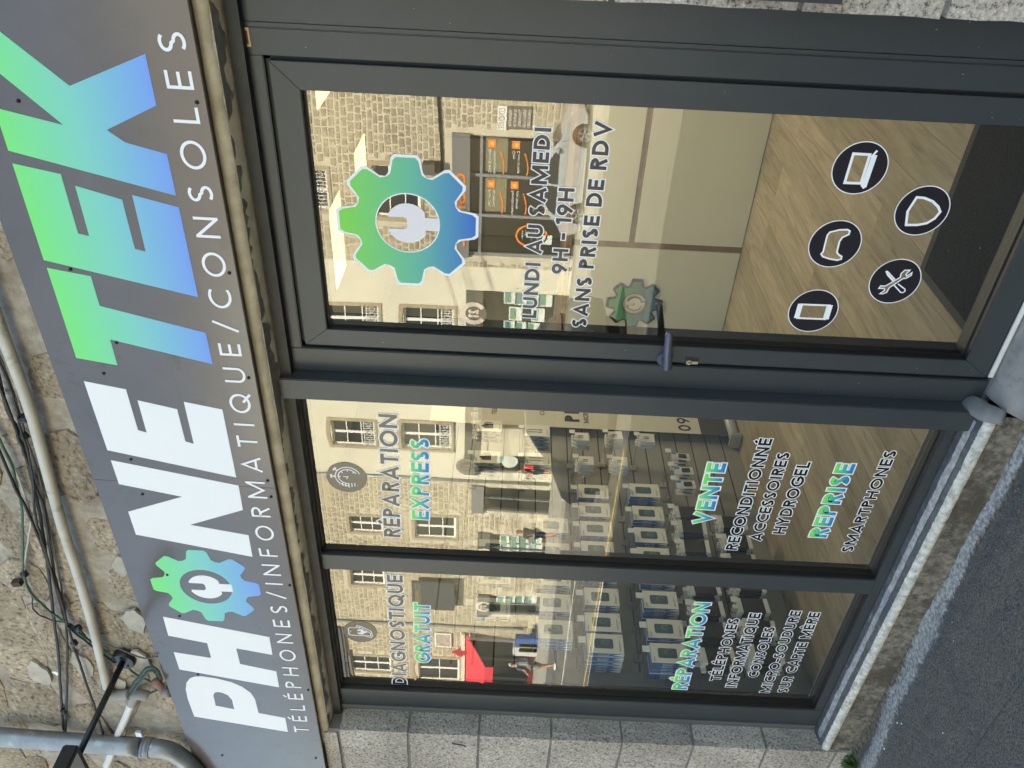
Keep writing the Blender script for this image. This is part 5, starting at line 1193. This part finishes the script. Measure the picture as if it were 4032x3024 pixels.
for q, ln in enumerate(['TÉLÉPHONE', '02 98 88 02 88', 'TOUS PERMIS', 'BUREAU ET CODE', 'LUNDI AU SAMEDI', '10H 12H 14H 19H']): ftext('board_lettering', ln, (max(a[0], b[0])-.1, YF+.082, min(a2[1], b2[1])-.17-.16*q), (-1, 0, 0), (0, 0, 1), .10, WHF, bo, abs(a[0]-b[0])-.2)
t = thing('wall_lantern', 'dark box lantern on the rubble wall under the arched window', 'lantern'); p = F2(1690, 655); boxo('case', p[0]-.2, p[0]+.2, YF+.1, YF+.45, p[1]-.22, p[1]+.22, TAUPE, t, .02); boxo('bracket', p[0]-.03, p[0]+.03, YF, YF+.1, p[1]-.03, p[1]+.25, IRON, t)
for dz in (0, .06): tag(MB().tube(smoothpath([(-3, YF+.06, F2(1722+dz*60, 380)[1]+.1), (-8, YF+.06, F2(1722+dz*60, 380)[1]), (-11, YF+.06, F2(1728+dz*60, 640)[1]-.05), (-14.7, YF+.06, F2(1730+dz*60, 900)[1]-dz)], 5), .022, 5).build('facade_cable', IRON), ('upper' if dz == 0 else 'lower')+' dark cable stapled across the rubble house front', 'cable')

# --- C: cream rendered house with the estate agency
C0, C1 = -25.83, -14.75
hC = thing('estate_agency_house', 'cream rendered house with tan window surrounds and olive agency fascia', 'building')
W1 = (-17.98, -16.72, 6.75, 8.8); W2 = (-17.98, -16.72, F2(1789, 1232)[1], F2(1589, 1232)[1]); W3 = (F2(1400, 1750)[0], F2(1400, 1654)[0], F2(1480, 1700)[1], F2(1305, 1700)[1]); W4 = (F2(1680, 1761)[0], F2(1680, 1660)[0], F2(1778, 1710)[1], F2(1587, 1710)[1])
zf1 = F2(1836, 1200)[1]; zf0 = F2(1902, 1250)[1]
B1 = (F2(2000, 1320)[0]-2.2, F2(2000, 1148)[0], GB, zf0); B2 = (F2(2000, 1864)[0], F2(2000, 1586)[0], GB, zf0-.02)
facade(hC, C0, C1, GB-.3, 13.4, [W1, W2, W3, W4, B1, B2], CREAMR); shell(hC, C0, C1, 13.4, 3.6)
for wn in (W1, W3): far_window(hC, *wn, 3, True, .10)
for wn in (W2, W4): far_window(hC, *wn, 3, True, .06)
def logo21(parent, x, z, R, y, m_=None):
    m = MB(); stroke(m, arc(x, z, R*.9, R*.9, -55, 235, 26), R*.2, lambda a, b, l: (a, y+l, b))
    g = m.build('logo_ring', m_ or LOGO, parent)
    text('logo_lettering', '21', (x+R*.42, y+.004, z-R*.42), (x-R*.36, y+.004, z-R*.42), (x+R*.42, y+.004, z+R*.45), m_ or LOGO, parent, t=.26, nrm=(0, 1, 0), lift=.003); return g
fx0 = F2(1850, 1864)[0]
fC = boxo('fascia', fx0, B1[1]-.02, YF+.002, YF+.10, zf0, zf1, GREYD, hC)
lx, lz = F2(1866.5, 1230); boxo('logo_disc', lx-.02, lx+.02, YF+.101, YF+.102, lz-.02, lz+.02, GREYD, fC); MB().poly([ringpts(lx, lz, .5, 30)], -(YF+.13), 0, 0, lambda p, yy: (p[0], -yy, p[1])).build('logo_disc', GREYD, fC); logo21(fC, lx, lz, .47, YF+.134)
lx2, lz2 = F2(1840, 1828); MB().poly([ringpts(lx2, lz2, .5, 30)], -(YF+.13), 0, 0, lambda p, yy: (p[0], -yy, p[1])).build('logo_disc', GREYD, fC); logo21(fC, lx2, lz2, .44, YF+.134, mat('dull_logo', lin(.20, .18, .17), .5))
pa = F2(1865, 1567); pb = F2(1862, 1725); ftext('fascia_lettering', 'Agence de Bretagne', (pa[0]+1.3, YF+.101, zf0+.14), (-1, 0, 0), (0, 0, 1), .30, mat('fascia_pale_letter', lin(.55, .50, .38), .5), fC, 4.2)
for bx in (B1, B2):
    boxo('shop_glass', bx[0], bx[1], YF-.22, YF-.21, GB, bx[3], PDK, hC)
    m = MB()
    for xq in (bx[0]+.03, bx[1]-.03, (bx[0]+bx[1])/2): m.box(xq-.04, xq+.04, YF-.2, YF-.1, GB, bx[3])
    m.box(bx[0], bx[1], YF-.2, YF-.105, GB, GB+.55); m.build('shop_frame', GREYD, hC)
def card(px, py, w_, h_, parent, yy=YF-.17):
    x, z = F2(px, py); c = boxo('listing_card', x-w_/2, x+w_/2, yy, yy+.012, z-h_/2, z+h_/2, CARDL, parent)
    boxo('listing_picture', x-w_*.42, x+w_*.42, yy+.0125, yy+.014, z-h_*.05, z+h_*.42, CARDP, c); return c
for u_, v_ in ((1100, 278), (1175, 285), (1250, 290), (1326, 292), (1130, 388), (1275, 393), (1092, 478), (1165, 482), (1240, 486)): card(*c5(u_, v_), .62, .52, hC)
pr0, pr1 = F2(2000, 1686)[0], F2(2000, 1795)[0]
m = MB(); m.box(pr1, pr0, YF-.24, YF+.04, GB, zf0); m.build('stone_pier', MORT_A, hC); rubble_front(hC, pr1, pr0, GB, zf0-.05, [], STONE_B, .24, 5); hC.children[-1].location.y = .05
x, z = F2(2010, 1830); m = MB(); m.poly([ringpts(x, z, .36, 24)], -(YF-.15), 0, 0, lambda p, yy: (p[0], -yy, p[1])); m.build('round_sticker', CARDL, hC); card(1983, 1815, .5, .5, hC)
t = tag(MB().tube([(C0+.12, YF+.1, 12), (C0+.12, YF+.1, GB+.1)], .065, 10).build('far_downpipe', MATS['far_zinc'], None, True), 'zinc downpipe between the cream house and the tan stone house', 'downpipe')

# --- S: tan stone house with grey shop front, second agency window
S0, S1 = -36.9, -25.83
hS = thing('tan_stone_house', 'tan stone house with white windows between the cream house and the tobacconist', 'building')
w5 = (F2(1450, 2097)[0], F2(1450, 2034)[0], F2(1511, 2065)[1], F2(1377, 2065)[1]); w6 = (F2(1700, 2120)[0], F2(1700, 2035)[0], F2(1793, 2080)[1], F2(1634, 2080)[1]); w7 = (F2(1450, 2299)[0], F2(1450, 2238)[0], F2(1515, 2270)[1], F2(1381, 2270)[1])
g1 = (F2(2000, 2015)[0], F2(2000, 1922)[0], GB, F2(1905, 1960)[1]); g2 = (F2(2000, 2225)[0], F2(2000, 2104)[0], GB, F2(1925, 2150)[1]); g3 = (F2(2000, 2419)[0], F2(2000, 2345)[0], GB, F2(1925, 2380)[1])
hl = [w5, w6, w7, g1, g2, g3]
facade(hS, S0, S1, GB-.3, 11.0, hl, MATS['pale_buff_mortar']); rubble_front(hS, S0, S1, GB, 10.9, hl, STONE_B, .23, 33, (.22, .55)); shell(hS, S0, S1, 11.0, 4.2)
for wn in (w5, w6, w7): far_window(hS, *wn, 3, False, 0)
for i, gx_ in enumerate((g1, g2, g3)):
    boxo('shop_glass', gx_[0], gx_[1], YF-.22, YF-.21, GB, gx_[3], PDK, hS)
    fa = boxo('fascia', gx_[0]-.1, gx_[1]+.1, YF+.04, YF+.12, gx_[3]-.05, gx_[3]+.55, GREYD if i else GREYF, hS)
    m = MB(); m.box(gx_[0], gx_[0]+.08, YF-.2, YF-.05, GB, gx_[3]); m.box(gx_[1]-.08, gx_[1], YF-.2, YF-.05, GB, gx_[3]); m.box((gx_[0]+gx_[1])/2-.04, (gx_[0]+gx_[1])/2+.04, YF-.2, YF-.08, GB, gx_[3]); m.build('shop_frame', GREYF, hS)
    if i: logo21(fa, (gx_[0]+gx_[1])/2 if i == 2 else F2(1901, 2176)[0], gx_[3]+.25, .36, YF+.125)
for q in range(4):
    for py in (2134, 2163): card(1993+q*38, py, .62, .62, hS)
    card(1979+q*36, 2371, .62, .62, hS)
t = thing('projecting_sign', 'dark square hanging sign fixed to the tan stone house', 'sign'); a, b = F2(1624, 2262), F2(1792, 2375)
fbox('board', a, b, YF+.3, YF+.42, mat('dark_sign_board', lin(.06, .065, .07), .4), t); boxo('bracket', (a[0]+b[0])/2-.05, (a[0]+b[0])/2+.05, YF, YF+.3, b[1]-.1, b[1]+.05, IRON, t)
ftext('board_lettering', 'COMMERCE', (max(a[0], b[0])-.1, YF+.425, max(a[1], b[1])-.45), (-1, 0, 0), (0, 0, 1), .3, mat('dull_gold', lin(.30, .25, .12), .5), t, abs(a[0]-b[0])-.3)
tag(MB().tube(smoothpath([(F2(1346, 2437)[0], YF+.12, 10.8), (F2(1600, 2450)[0], YF+.12, 5.6), (F2(1850, 2462)[0], YF+.12, 2.6), (F2(2060, 2470)[0], YF+.12, .1)], 4), .07, 10).build('far_downpipe', MATS['far_zinc'], None, True), 'zinc downpipe at the left end of the tan stone house', 'downpipe')

# --- T: tobacconist with the red awning
T0, T1 = -52.0, -36.9
hT = thing('tobacconist_house', 'tan stone house with a red awning over a dark tobacconist shop', 'building')
w9 = (F2(1460, 2644)[0], F2(1460, 2585)[0], F2(1542, 2615)[1], F2(1383, 2615)[1]); w10 = (F2(1730, 2677)[0], F2(1730, 2595)[0], F2(1807, 2635)[1], F2(1648, 2635)[1])
zsh = F2(1860, 2600)[1]; gT = (T0+.5, T1-.7, GB, zsh)
facade(hT, T0, T1, GB-.3, 9.9, [w9, w10, gT], MORT_A); rubble_front(hT, T0, T1, GB, 9.8, [w9, w10, gT], STONE_B, .24, 44, (.25, .6)); shell(hT, T0, T1, 9.9, 4.6)
far_window(hT, *w9, 3, False, .0); far_window(hT, *w10, 2, False, .25, .2)
boxo('shop_glass', gT[0], gT[1], YF-.24, YF-.23, GB, zsh, PDK, hT)
m = MB()
for i in range(9): xq = gT[0]+(gT[1]-gT[0])*i/8; m.box(xq-.05, xq+.05, YF-.2, YF-.08, GB, zsh)
m.build('shop_frame', GREYF, hT); boxo('white_post', T1-.6, T1-.45, YF+.02, YF+.1, GB, zsh+.4, WHF, hT); boxo('red_base', gT[0], gT[1], YF-.2, YF-.02, GB, GB+.28, mat('red_paint', lin(.55, .02, .04), .5), hT)
boxo('cornice', T0, T1, YF+.036, YF+.2, zsh+.42, zsh+.62, CREAMR, hT)
aw = thing('shop_awning', 'red sloping awning with white lettering over the tobacconist', 'awning'); RED = mat('red_awning_cloth', lin(.60, .025, .05), .7)
xa0, xa1 = T0+1, F2(1900, 2490)[0]; v = [(xa0, YF+.2, zsh+.35), (xa1, YF+.2, zsh+.35), (xa1-.0, YF+2.1, zsh-.75), (xa0, YF+2.1, zsh-.75)]
v += [(x, y, z-.03) for x, y, z in v]; pyd('cloth', v, [(0, 1, 2, 3), (7, 6, 5, 4), (0, 4, 5, 1), (1, 5, 6, 2), (2, 6, 7, 3), (3, 7, 4, 0)], RED, aw)
va = boxo('valance', xa0, xa1, YF+2.1, YF+2.12, zsh-1.2, zsh-.75, RED, aw); ftext('valance_lettering', 'TABAC  PRESSE', (xa1-1.6, YF+2.121, zsh-1.1), (-1, 0, 0), (0, 0, 1), .27, WHF, va, 4.2)
t = thing('tobacco_sign', 'red lozenge tobacconist sign sticking out above the awning', 'sign'); x, z = F2(1812, 2552)
m = MB(); m.add([(x, YF+.3, z+.45), (x+.0, YF+.52, z), (x, YF+.3, z-.45), (x, YF+.08, z), (x-.12, YF+.3, z+.45), (x-.12, YF+.52, z), (x-.12, YF+.3, z-.45), (x-.12, YF+.08, z)], [(0, 1, 2, 3), (7, 6, 5, 4), (0, 4, 5, 1), (1, 5, 6, 2), (2, 6, 7, 3), (3, 7, 4, 0)]); m.build('lozenge', RED, t)
t = thing('framed_poster', 'white framed poster board on the stone wall left of the downpipe', 'sign'); a, b = F2(1710, 2490), F2(1776, 2548); fbox('frame', a, b, YF+.06, YF+.10, WHF, t); fbox('sheet', (a[0]*.93+b[0]*.07, a[1]*.93+b[1]*.07), (a[0]*.07+b[0]*.93, a[1]*.07+b[1]*.93), YF+.102, YF+.11, mat('poster_sheet', lin(.25, .24, .26), .5, 0, 0, 6, col2=lin(.5, .45, .35)), t)
# white delivery notices and press stands under the awning
for i, (px, py, c_) in enumerate([(2060, 2520, lin(.05, .10, .30)), (2075, 2540, lin(.45, .30, .10)), (2050, 2555, lin(.5, .5, .5))]):
    x, z = F2(px, py, YF+.9); tag(boxo('press_stand', x-.35, x+.35, YF+.8, YF+1.1, GB, z+.4, mat('press_%d' % i, c_, .5)), ['blue', 'tan', 'grey'][i]+' press stand in front of the tobacconist', 'stand')

# --- street lamp head on its arm, seen at the top of the left pane
lx = RV(1380, 2590, -15.5)
t = thing('street_lamp', 'grey street lamp with flat head on a tall pole across the road', 'street lamp', (lx.x-2.2, -15.5, GB))
MB().tube([(0, 0, 0), (0, 0, lx.z-GB-.5)], [.09, .06], 10).build('pole', IRON, t, True); MB().tube([(0, 0, lx.z-GB-.5), (.8, 0, lx.z-GB-.05), (1.7, 0, lx.z-GB)], .035, 8).build('arm', IRON, t, True)
m = MB(); m.box(1.6, 2.5, -.14, .14, lx.z-GB-.05, lx.z-GB+.06); m.build('lamp_head', GREYF, t, bevel=.03)

# --- cars
def car(name, label, x, y, z, heading, paint, group=None):
    t = thing(name, label, 'car', (x, y, z), group); t.rotation_euler = (0, 0, heading)
    side = [(-2.05, .32), (-2.1, .55), (-2.02, .82), (-1.75, .93), (-1.2, .98), (-.9, 1.0), (1.0, 1.0), (1.35, .93), (1.9, .78), (2.08, .62), (2.12, .35), (1.95, .24), (1.72, .24)]
    side += [(1.34+.38*math.cos(a), .30+.38*math.sin(a)) for a in [math.radians(d) for d in range(0, 181, 20)]]+[(.9, .2), (-.9, .2)]+[(-1.32+.38*math.cos(a), .30+.38*math.sin(a)) for a in [math.radians(d) for d in range(0, 181, 20)]]+[(-1.75, .24)]
    def loft(lo, name_, m_, wfun, parent, bev):
        n = len(lo); m = MB(); half = 3; v = []
        ws = [-1, -.86, .86, 1]
        for k, s in enumerate(ws):
            for (a, b) in lo:
                q = wfun(b); ins = 1.0 if abs(s) < 1 else .975
                v.append((a*ins, (q if s > 0 else -q)*(1 if abs(s) == 1 else .93), .2+(b-.2)*(1 if abs(s) < 1 else .985)))
        f = []
        for k in range(3):
            for i in range(n): j = (i+1) % n; f.append((k*n+i, k*n+j, (k+1)*n+j, (k+1)*n+i))
        tri = tessellate_polygon([[Vector((a, b, 0)) for a, b in lo]])
        f += [tuple(q) for q in tri]+[tuple(3*n+i for i in q[::-1]) for q in tri]
        m.add(v, f); o = m.build(name_, m_, parent, True, sharp=35)
        bm = bmesh.new(); bm.from_mesh(o.data); bmesh.ops.recalc_face_normals(bm, faces=bm.faces[:]); bm.to_mesh(o.data); bm.free(); return o
    bd = loft(side[::-1], 'body', paint, lambda b: .84+.03*min(1, b/.6)-.10*max(0, b-.75), t, 0)
    cabn = [(-1.72, .95), (-1.45, 1.25), (-1.1, 1.42), (-.3, 1.47), (.25, 1.42), (.75, 1.2), (1.15, .96)]
    loft(cabn[::-1], 'cabin', paint, lambda b: .80-.26*(b-.95), t, 0)
    for s in (-1, 1):
        for lp in ([(-1.42, 1.02), (-1.28, 1.22), (-1.02, 1.36), (-.42, 1.40), (-.42, 1.0)], [(-.34, 1.0), (-.34, 1.40), (.22, 1.36), (.62, 1.18), (.88, 1.0)]):
            MB().add([(a, s*(.812-.26*(b-.95)), b) for a, b in lp], [tuple(range(5)) if s > 0 else tuple(reversed(range(5)))]).build('side_window', PDK, t)
        boxo('mirror', .72, .88, min(s*.80, s*.98), max(s*.80, s*.98), 1.0, 1.12, paint, t, .03); boxo('side_lamp', 1.62, 1.98, min(s*.70, s*.845), max(s*.70, s*.845), .66, .76, mat('car_lamp', lin(.7, .7, .68), .1), t, .02); boxo('handle', -.25, -.1, min(s*.86, s*.875), max(s*.86, s*.875), .84, .865, paint, t)
        boxo('door_seam', -.382, -.376, min(s*.862, s*.8665), max(s*.862, s*.8665), .3, .86, BLACK, t); boxo('door_seam', .90, .906, min(s*.862, s*.8665), max(s*.862, s*.8665), .3, .86, BLACK, t)
    MB().add([(.80, -.62, 1.19), (.80, .62, 1.19), (1.16, .70, .985), (1.16, -.70, .985)], [(3, 2, 1, 0)]).build('windscreen', PDK, t)
    for a in (1.34, -1.32):
        for s in (-1, 1):
            m = MB(); m.tube([(a, s*.66, .30), (a, s*.845, .30), (a, s*.86, .30)], [.31, .31, .29], 26); wh = m.build('wheel', mat('tyre', lin(.015, .015, .016), .8), t, True, sharp=40)
            m = MB(); m.tube([(a, s*.855, .30), (a, s*.866, .30)], [.205, .20], 24); rim = m.build('rim', mat('rim_dark', lin(.05, .05, .055), .4, .6), wh)
            m = MB()
            for k in range(5):
                for dd in (-.05, .05):
                    c_, s_ = math.cos(k*1.2566+dd*2.2), math.sin(k*1.2566+dd*2.2); m.tube([(a+.03*c_, s*.874, .30+.03*s_), (a+.195*c_, s*.874, .30+.195*s_)], .013, 5)
            m.tube([(a+.2*math.cos(q*.2618), s*.872, .3+.2*math.sin(q*.2618)) for q in range(25)], .012, 5); m.build('spoke', mat('alloy', lin(.6, .6, .62), .3, .8), rim)
    return t
wc = RV(2302.6, 526.6, -22.6)
car('silver_car', 'silver grey hatchback parked before the driving school', wc.x-1.38, -23.45, wc.z-.30, 0, mat('silver_car_paint', lin(.46, .49, .52), .25, .35, coat=.6))
dk = car('dark_car', 'dark grey car standing on the road nearer than the estate agency', -9.6, -10.6, gz(-10.6), math.pi, mat('dark_car_paint', lin(.045, .05, .06), .28, .4, coat=.6))

dk.scale = (.92, 1.1, 1.24); dk.location.x = -9.85
for w_ in dk.children_recursive:
    if w_.name.startswith('spoke'): w_.data = w_.data.copy(); w_.data.materials[0] = MATS['rim_dark']
# --- people on the far pavement
SKIN = mat('skin', lin(.50, .29, .20), .6)
def skinned(name, verts, edges, rad, m_, parent, root=0, sub=1):
    me = bpy.data.meshes.new(name); me.from_pydata(verts, edges, []); o = link(name, me, parent, [m_])
    o.modifiers.new('skin', 'SKIN'); lay = me.skin_vertices[0].data
    for i, q in enumerate(rad): lay[i].radius = q if isinstance(q, tuple) else (q, q)
    lay[root].use_root = True; s_ = o.modifiers.new('sub', 'SUBSURF'); s_.levels = sub; s_.render_levels = sub
    dg = bpy.context.evaluated_depsgraph_get(); nm = bpy.data.meshes.new_from_object(o.evaluated_get(dg)); nm.polygons.foreach_set('use_smooth', [True]*len(nm.polygons))
    o.modifiers.clear(); o.data = nm; nm.name = name
    if not nm.materials: nm.materials.append(m_)
    return o
def person(label, x, y, z, h, face, top, legs, hair, stride=.18, arms=((.06, .10), (.10, .16)), hairlen=.0, bag=None, lean=0):
    """body along local +X (facing); scaled from a 1.75 m figure"""
    t = thing('person', label, 'person', (x, y, z)); t.rotation_euler = (0, lean, face); t.scale = (h/1.75,)*3
    s = stride
    P = [(0, 0, .95), (0, 0, 1.12), (.01, 0, 1.34), (.02, 0, 1.46), (.03, 0, 1.54), (.045, 0, 1.66),
         (0, .10, .90), (s*.55+.05, .10, .50), (s, .10, .09), (s+.14, .10, .04), (0, -.10, .90), (-s*.3+.05, -.10, .50), (-s, -.10, .10), (-s+.14, -.10, .04),
         (0, .19, 1.40), (arms[0][0]-.04, .25, 1.13), (arms[0][0]+.12, .24, .92+arms[0][1]), (0, -.19, 1.40), (arms[1][0]-.04, -.25, 1.13), (arms[1][0]+.14, -.22, .92+arms[1][1])]
    E_ = [(0, 1), (1, 2), (2, 3), (3, 4), (4, 5), (0, 6), (6, 7), (7, 8), (8, 9), (0, 10), (10, 11), (11, 12), (12, 13), (2, 14), (14, 15), (15, 16), (2, 17), (17, 18), (18, 19)]
    R_ = [(.12, .15), (.10, .135), (.11, .17), (.06, .07), (.05, .05), (.095, .08), .085, .062, .042, .035, .085, .062, .042, .035, .06, .042, .032, .06, .042, .032]
    skinned('body', P, E_, R_, SKIN, t)
    skinned('shirt', [P[0], P[1], P[2], (.02, 0, 1.45), P[14], (P[14][0]*.4+P[15][0]*.6, .235, 1.22), P[17], (P[17][0]*.4+P[18][0]*.6, -.235, 1.22)], [(0, 1), (1, 2), (2, 3), (2, 4), (4, 5), (2, 6), (6, 7)], [(.135, .17), (.125, .16), (.13, .185), (.075, .09), .08, .065, .08, .065], top, t)
    kn = .42
    skinned('shorts', [(0, 0, .99), P[6], (s*.5*.8+.04, .10, .55), P[10], (-s*.25*.8+.04, -.10, .55)], [(0, 1), (1, 2), (0, 3), (3, 4)], [(.13, .165), .11, .09, .11, .09], legs, t)
    hr = [(.025, 0, 1.70), (-.015, 0, 1.68), (-.045, 0, 1.62)]+([(-.07, 0, 1.50), (-.08, 0, 1.38)] if hairlen else [])
    skinned('hair', hr, [(i, i+1) for i in range(len(hr)-1)], [.085, .095, .07]+([.06, .035] if hairlen else []), hair, t)
    for sd in (.10, -.10): boxo('shoe', (s if sd > 0 else -s)-.08, (s if sd > 0 else -s)+.19, sd-.05, sd+.05, 0, .08, WHF, t, .02)
    for k in (16, 19):
        q = Vector(P[k]); MB().tube([q, q+Vector((.03, 0, -.05)), q+Vector((.05, 0, -.11))], [.03, .036, .014], 6).build('hand', SKIN, t, True)
    if bag: boxo('bag', -.22, -.06, -.16, .16, 1.0, 1.38, bag, t, .03)
    return t
GZP = GB+.01
def stand(px_f, py_f, px_h, py_h, y):
    """ground point and height of somebody mirrored at those picture spots"""
    f = RV(px_f, py_f, y); h_ = RV(px_h, py_h, y); return f, h_.z-f.z
f, hh = stand(2186, 2618, 2003, 2626, -16.6); z_ = gz(-16.6)
person('grey haired man with grey backpack, navy shirt and camouflage shorts by the awning', f.x, -16.6, f.z, hh, math.pi*.9, mat('navy_shirt', lin(.07, .08, .13), .8), mat('camouflage_shorts', lin(.42, .41, .36), .8, 0, 0, 9, col2=lin(.13, .13, .11)), mat('grey_hair', lin(.50, .48, .45), .8), .08, bag=mat('grey_pack', lin(.25, .27, .29), .7), lean=.06)
f, hh = stand(2205, 2132, 2037, 2046, -19.6)
person('woman with ponytail in black sports top and shorts striding along', f.x-.2, -20.2, f.z, hh*1.0, math.pi*1.02, mat('black_top', lin(.03, .035, .045), .8), mat('black_shorts', lin(.015, .016, .02), .8), mat('reddish_hair', lin(.22, .11, .055), .7), .26, ((.16, .2), (.18, .2)), 1)
f, hh = stand(2206, 1905, 2012, 1880, -21.3)
person('dark haired person in a dark top holding a red bag by the parked car', f.x, -21.9, GB, 1.72, math.pi*.8, mat('dark_top', lin(.03, .03, .04), .8), mat('dark_trousers', lin(.03, .03, .035), .8), mat('black_hair', lin(.02, .018, .016), .7), .05, ((.2, .34), (.12, .1)), 0, mat('red_bag', lin(.75, .03, .03), .6))

# --- street cables throwing thin shadows on the cream house
for i, (dz, dy) in enumerate([(0, 0), (.5, .4), (.9, .1), (1.5, .5), (1.9, .2)]):
    tag(MB().tube(smoothpath([(-9, -16+dy, 13.6+dz), (-18, -15.2+dy, 11.9+dz), (-31, -14+dy, 11.6+dz)], 5), .016, 5).build('overhead_cable', IRON), ORD[i]+' overhead cable from below, slung along the street', 'cable', 'overhead cables above the street')
